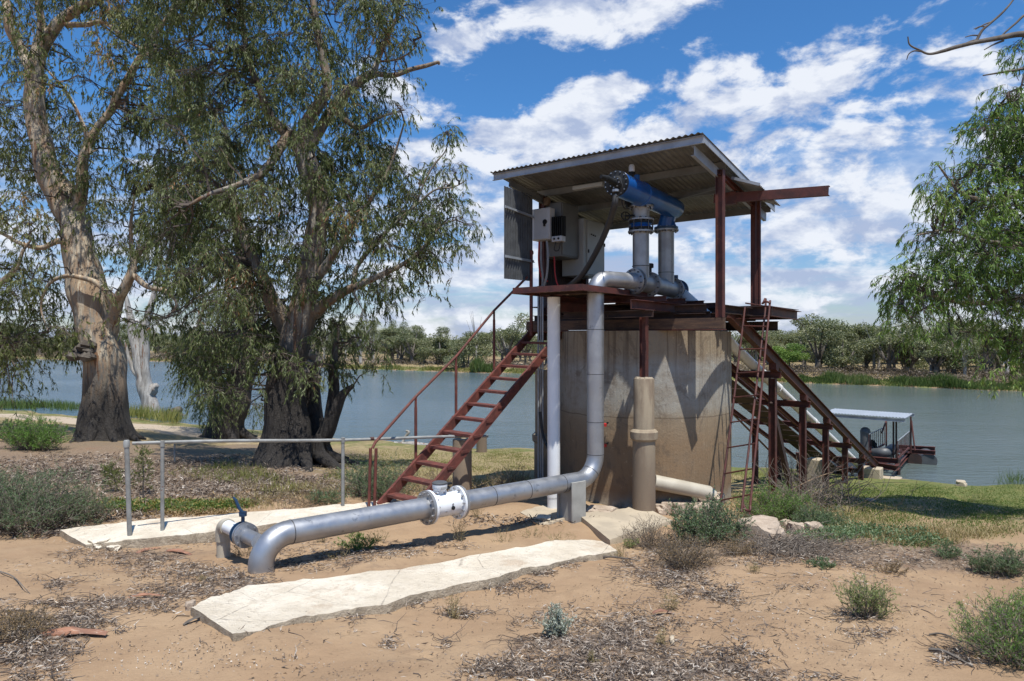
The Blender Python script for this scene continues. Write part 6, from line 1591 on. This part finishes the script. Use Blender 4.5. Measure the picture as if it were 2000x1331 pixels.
# dead twig heap under the track
gt = np.random.default_rng(77); root = empty('twig_heap', onG(1620, 985), 'tangled heap of grey dead twigs under the inclined track', 'brushwood')
n = 260; K = 7; base = onGv(1600+gt.normal(size=n)*48, 975+gt.normal(size=n)*14); a = gt.uniform(0, 6.28, n); ln = gt.uniform(.3, 1.5, n)
d = np.stack([np.cos(a)*.8, np.sin(a)*.5, gt.uniform(.1,.9,n)], 1)*ln[:,None]; t = np.linspace(0,1,K)[None,:,None]
pts = base[:,None]+d[:,None]*t+np.sin(t*math.pi)*gt.normal(size=(n,1,3))*.14+gt.normal(size=(n,K,3))*.02
quads_mesh('twigs', (lambda q: q)(ribbon_tubes(pts, np.full(n,.009), .003)), gt.uniform(0,1,n*(K-1)*3), M['twig'], root)
for A, mid, B, lab in ((P(1500,985,14), P(1590,935,14.6), P(1700,902,16), 'long'), (P(1560,985,14), P(1620,950,14.6), P(1668,936,15.5), 's')):
    MB().tube(smooth_path([A, mid, B], 8), .010, 6).build('long_stem', M['plank'], root)
# dark twig mat near the boulder
root = empty('twig_heap', onG(1560, 1075), 'flattened mat of dark grey twigs on the sand right of the boulders', 'brushwood')
n = 520; base = onGv(1560+gt.normal(size=n)*62, 1068+gt.normal(size=n)*14); a = gt.uniform(0,6.28,n); ln = gt.uniform(.12,.5,n); d = np.stack([np.cos(a), np.sin(a), gt.uniform(0,.35,n)],1)*ln[:,None]
pts = base[:,None]+d[:,None]*t+np.sin(t*math.pi)*gt.normal(size=(n,1,3))*.05+np.array([0,0,.02]); quads_mesh('twigs', ribbon_tubes(pts, np.full(n,.0055), .002), gt.uniform(0,1,n*(K-1)*3), M['twig'], root)

# stones
def rock(px, py, wpx, hpx, label, seed, mat='rock', group=None, cat='stone', name='stone', dz=0., dY=0.):
    b = onG(px, py); m = b.y/FPX; bm = bmesh.new(); bmesh.ops.create_icosphere(bm, subdivisions=4, radius=1)
    o3 = V((seed*3.7, seed*1.3, 0))
    for v in bm.verts:
        n_ = noise.noise(v.co*1.1+o3)*.45+noise.noise(v.co*2.7+o3)*.18+noise.noise(v.co*7+o3)*.06
        c = v.co*(1+n_); c = V((max(-.8,min(.8,c.x)), max(-.85,min(.85,c.y)), max(-.8,min(.75,c.z)))); v.co = V((c.x*wpx*m*.56, c.y*wpx*m*.46, c.z*hpx*m*.62))
    me = bpy.data.meshes.new(name); bm.to_mesh(me); bm.free(); me.shade_smooth(); me.set_sharp_from_angle(angle=math.radians(32))
    o = link_mesh(name, me, M[mat], None, V((b.x, b.y+dY, b.z+hpx*m*.32+dz))); tag(o, label, cat, group); o.rotation_euler = (0, 0, seed*1.9)
rs_ = random.Random(4)
ORD = ['first','second','third','fourth','fifth','sixth','seventh','eighth','ninth']
for k in range(26):
    row, c_ = k % 3, k//3; px = 1290+c_*12.5+row*3+rs_.random()*4; py = 1003-row*11+rs_.random()*3
    rock(px, py, 26+rs_.random()*16, 20+rs_.random()*9, '%s stone from the pillar in the %s row of the pale rubble heap' % (ORD[c_], ['bottom','middle','top'][row]), k+1, group='rubble stones at the tower foot', dz=.02+.085*row)
rock(1487, 1052, 92, 50, 'large pale sandstone boulder at the foot of the ladder', 41, name='boulder', cat='boulder')
rock(1555, 1040, 34, 24, 'small pink stone right of the boulder', 43)
rock(1588, 1042, 34, 26, 'small whitish stone beside the dark twig mat', 44)
rock(1535, 1030, 26, 18, 'smallest stone behind the boulder', 45)
rock(196, 1070, 40, 20, 'broken white concrete lump before the left strip', 46, 'slab'); rock(232, 1068, 44, 22, 'broken white concrete lump against the first rail post', 47, 'slab'); rock(222, 1076, 26, 13, 'small white concrete chip nearest the first rail post', 48, 'slab')
rock(372, 1192, 24, 22, 'pinkish chip at the left tip of the long white strip', 49)
rock(1228, 985, 28, 18, 'pale stone left of the collared pillar', 50); rock(1175, 1000, 60, 12, 'flat pale stone in the sand near the stanchion', 51); rock(1062, 1016, 36, 10, 'flat chip on the sand before the grey pad', 52, 'slab'); rock(736, 1000, 22, 14, 'small block by the stair foot', 53, 'slab2')
rock(1700, 980, 16, 8, 'small pale stone on the grass right of the track', 54); rock(1878, 950, 22, 14, 'grey stone at the water edge on the right bank', 55, 'slab2')
# curled bark and sticks
M['redbark'] = simple('reddish_shed_bark', (.33,.16,.095), (.20,.10,.065), 6, .8, 0, (.42,.30,.22), .58, 14, .5, 40, stretch=(1,4,1))
def bark(px, py, L_, W_, ang, label, mat='redbark', curl=.9):
    b = onG(px, py); d = V((math.cos(ang), math.sin(ang), 0)); s = V((-d.y, d.x, 0)); vs = []; n1, n2 = 14, 9
    for side in (0, .004):
        for i in range(n1):
            for j in range(n2):
                u = i/(n1-1); a = (j/(n2-1)-.5)*math.pi*curl*(1+.3*math.sin(u*5)); w = W_*(.35+.65*math.sin(min(1,u*1.6+.15)*math.pi/1.3))*(1+.15*math.sin(u*17))
                r = w/2-side; vs.append(b+d*(u-.5)*L_+s*(math.sin(a)*r+.05*L_*math.sin(u*3))+UP*(.012+math.cos(a)*r*.6+.02*math.sin(u*4)))
    K_ = n1*n2; fs = []
    for i in range(n1-1):
        for j in range(n2-1):
            q = i*n2+j; fs.append((q,q+1,q+n2+1,q+n2)); fs.append((K_+q,K_+q+n2,K_+q+n2+1,K_+q+1))
    for i in range(n1-1):
        for j in (0, n2-1): q = i*n2+j; fs.append((q,q+n2,K_+q+n2,K_+q))
    o = MB().add(vs, fs).build('bark_strip', M[mat], None, origin=b); tag(o, label, 'bark', 'shed bark strips')
bark(140, 1244, .55, .12, .12, 'curled reddish bark strip in the lower left litter'); bark(285, 1168, .34, .05, .25, 'narrow brown bark strip left of the long white strip'); bark(395, 1212, .34, .05, .9, 'dark frayed bark strip at the tip of the long white strip', 'bark_branch', .6)
bark(560, 1000, .5, .08, .4, 'reddish bark strip on the left concrete strip'); bark(350, 1082, .45, .08, -.4, 'curled bark strip against the left concrete strip'); bark(290, 1078, .34, .07, 1.0, 'short curled bark strip beside the first rail post')
bark(1294, 1200, .20, .05, .1, 'small dark bark curl on the sand right of the silver bush'); bark(190, 1052, .6, .05, .3, 'long bark strip lying across the left end of the white strip'); bark(1315, 1252, .22, .04, 1.3, 'pale bark curl in the bottom centre litter', 'slab2')
for k, (x0, y0, x1, y1, r_, lab) in enumerate([(1815,1272,1900,1306,.014,'dark dead stick in the lower right corner'),(1815,1242,1880,1258,.008,'thin stick above the lower right dark stick'),(1160,1092,1250,1098,.010,'brown stick beside the end of the long white strip'),(930,1118,1040,1108,.008,'thin stick against the near edge of the long white strip'),(0,1118,60,1165,.006,'thin dry stalk at the left edge of the sand'),(400,1190,385,1205,.006,'short dark twig at the tip of the long white strip')]):
    a = onG(x0,y0); b = onG(x1,y1); o = MB().tube(smooth_path([a+UP*.01, a.lerp(b,.4)+UP*.035+V((.01,.02,0)), b+UP*.015],5), [r_*1.2]*4+[r_]*4+[r_*.6]*3, 6, jit=.3).build('stick', M['bark_branch'], None, origin=a); tag(o, lab, 'stick', 'sticks on the sand')

# ---- far bank reeds and scrub (uncountable)
def far_band(px0, px1, d0, d1, n, h, wd, mat, name, label, cat, seed, lean=.2, clump=1):
    g = np.random.default_rng(seed); m = n//clump; px = g.uniform(px0, px1, m); Y = np.full(m, 100.); d_ = g.uniform(d0, d1, m)
    for _ in range(25): x = (px-1000)/FPX*Y; Y = .5*Y+.5*(np.interp(x, FSX, FSY)+.8*np.sin(x*.23)+.5*np.sin(x*.61+2)+d_)
    x = (px-1000)/FPX*Y; hv = .75+.35*np.sin(x*.9)+.25*np.sin(x*2.3+1)
    P_ = np.stack([x, Y, ground_np(x, Y)], 1); 
    if clump > 1:
        P_ = np.repeat(P_, clump, 0); hv = np.repeat(hv, clump); k_ = len(P_); P_ = P_+g.normal(size=(k_,3))*np.array([.55,.45,0])*h+np.stack([np.zeros(k_), np.zeros(k_), g.uniform(0,.8,k_)*h*hv], 1)
    k_ = len(P_); D_ = g.normal(size=(k_,3))*lean; D_[:, 2] = 1 if clump == 1 else D_[:,2]
    Lh = (h if clump == 1 else wd*1.8)*g.uniform(.6,1.2,k_)*(hv if clump == 1 else 1)
    o = quads_mesh(name, leaf_quads(P_, D_, Lh, g.uniform(.6,1.3,k_)*wd), np.clip(.45+.3*np.sin(P_[:,0]*.7)*.6+g.normal(size=k_)*.2,0,1), mat, None); tag(o, kind='stuff', label=label, cat=cat)
far_band(1560, 2080, -.3, 2.2, 9000, .85, .07, M['reed'], 'river_reeds', 'green reeds lining the right far bank', 'reeds', 11)
far_band(920, 965, -.3, 1.5, 1300, 1.6, .10, M['reed'], 'river_reeds', 'bright green reed clump across the river beside the low tree', 'reeds', 12)
far_band(250, 1560, -.2, 1.5, 14000, .45, .10, M['grassy'], 'bank_grass', 'low yellow-green grass along the far shore', 'grass', 13, .4)
far_band(1440, 2080, 2, 16, 26000, 1.0, .11, M['scrub'], 'far_scrub', 'grey leafless scrub behind the reeds on the right far bank', 'scrub', 14, .6, 26)
far_band(560, 1440, 2, 16, 20000, 1.0, .14, M['scrub'], 'far_scrub', 'brown scrub under the trees on the middle far bank', 'scrub', 15, .6, 26)
far_band(-80, 560, 1, 14, 20000, 1.3, .22, M['scrub'], 'far_scrub', 'brown scrub under the trees on the left far bank', 'scrub', 16, .6, 26)

far_band(-120, 1440, 45, 110, 70000, 4.6, .34, M['leaffar'], 'far_wood', 'continuous grey-green woodland closing the view behind the left and middle far bank', 'woodland', 17, .8, 70)
far_band(1400, 2120, 45, 110, 60000, 5.0, .30, M['leaffar'], 'far_wood', 'continuous grey-green woodland closing the view behind the right far bank', 'woodland', 18, .8, 70)
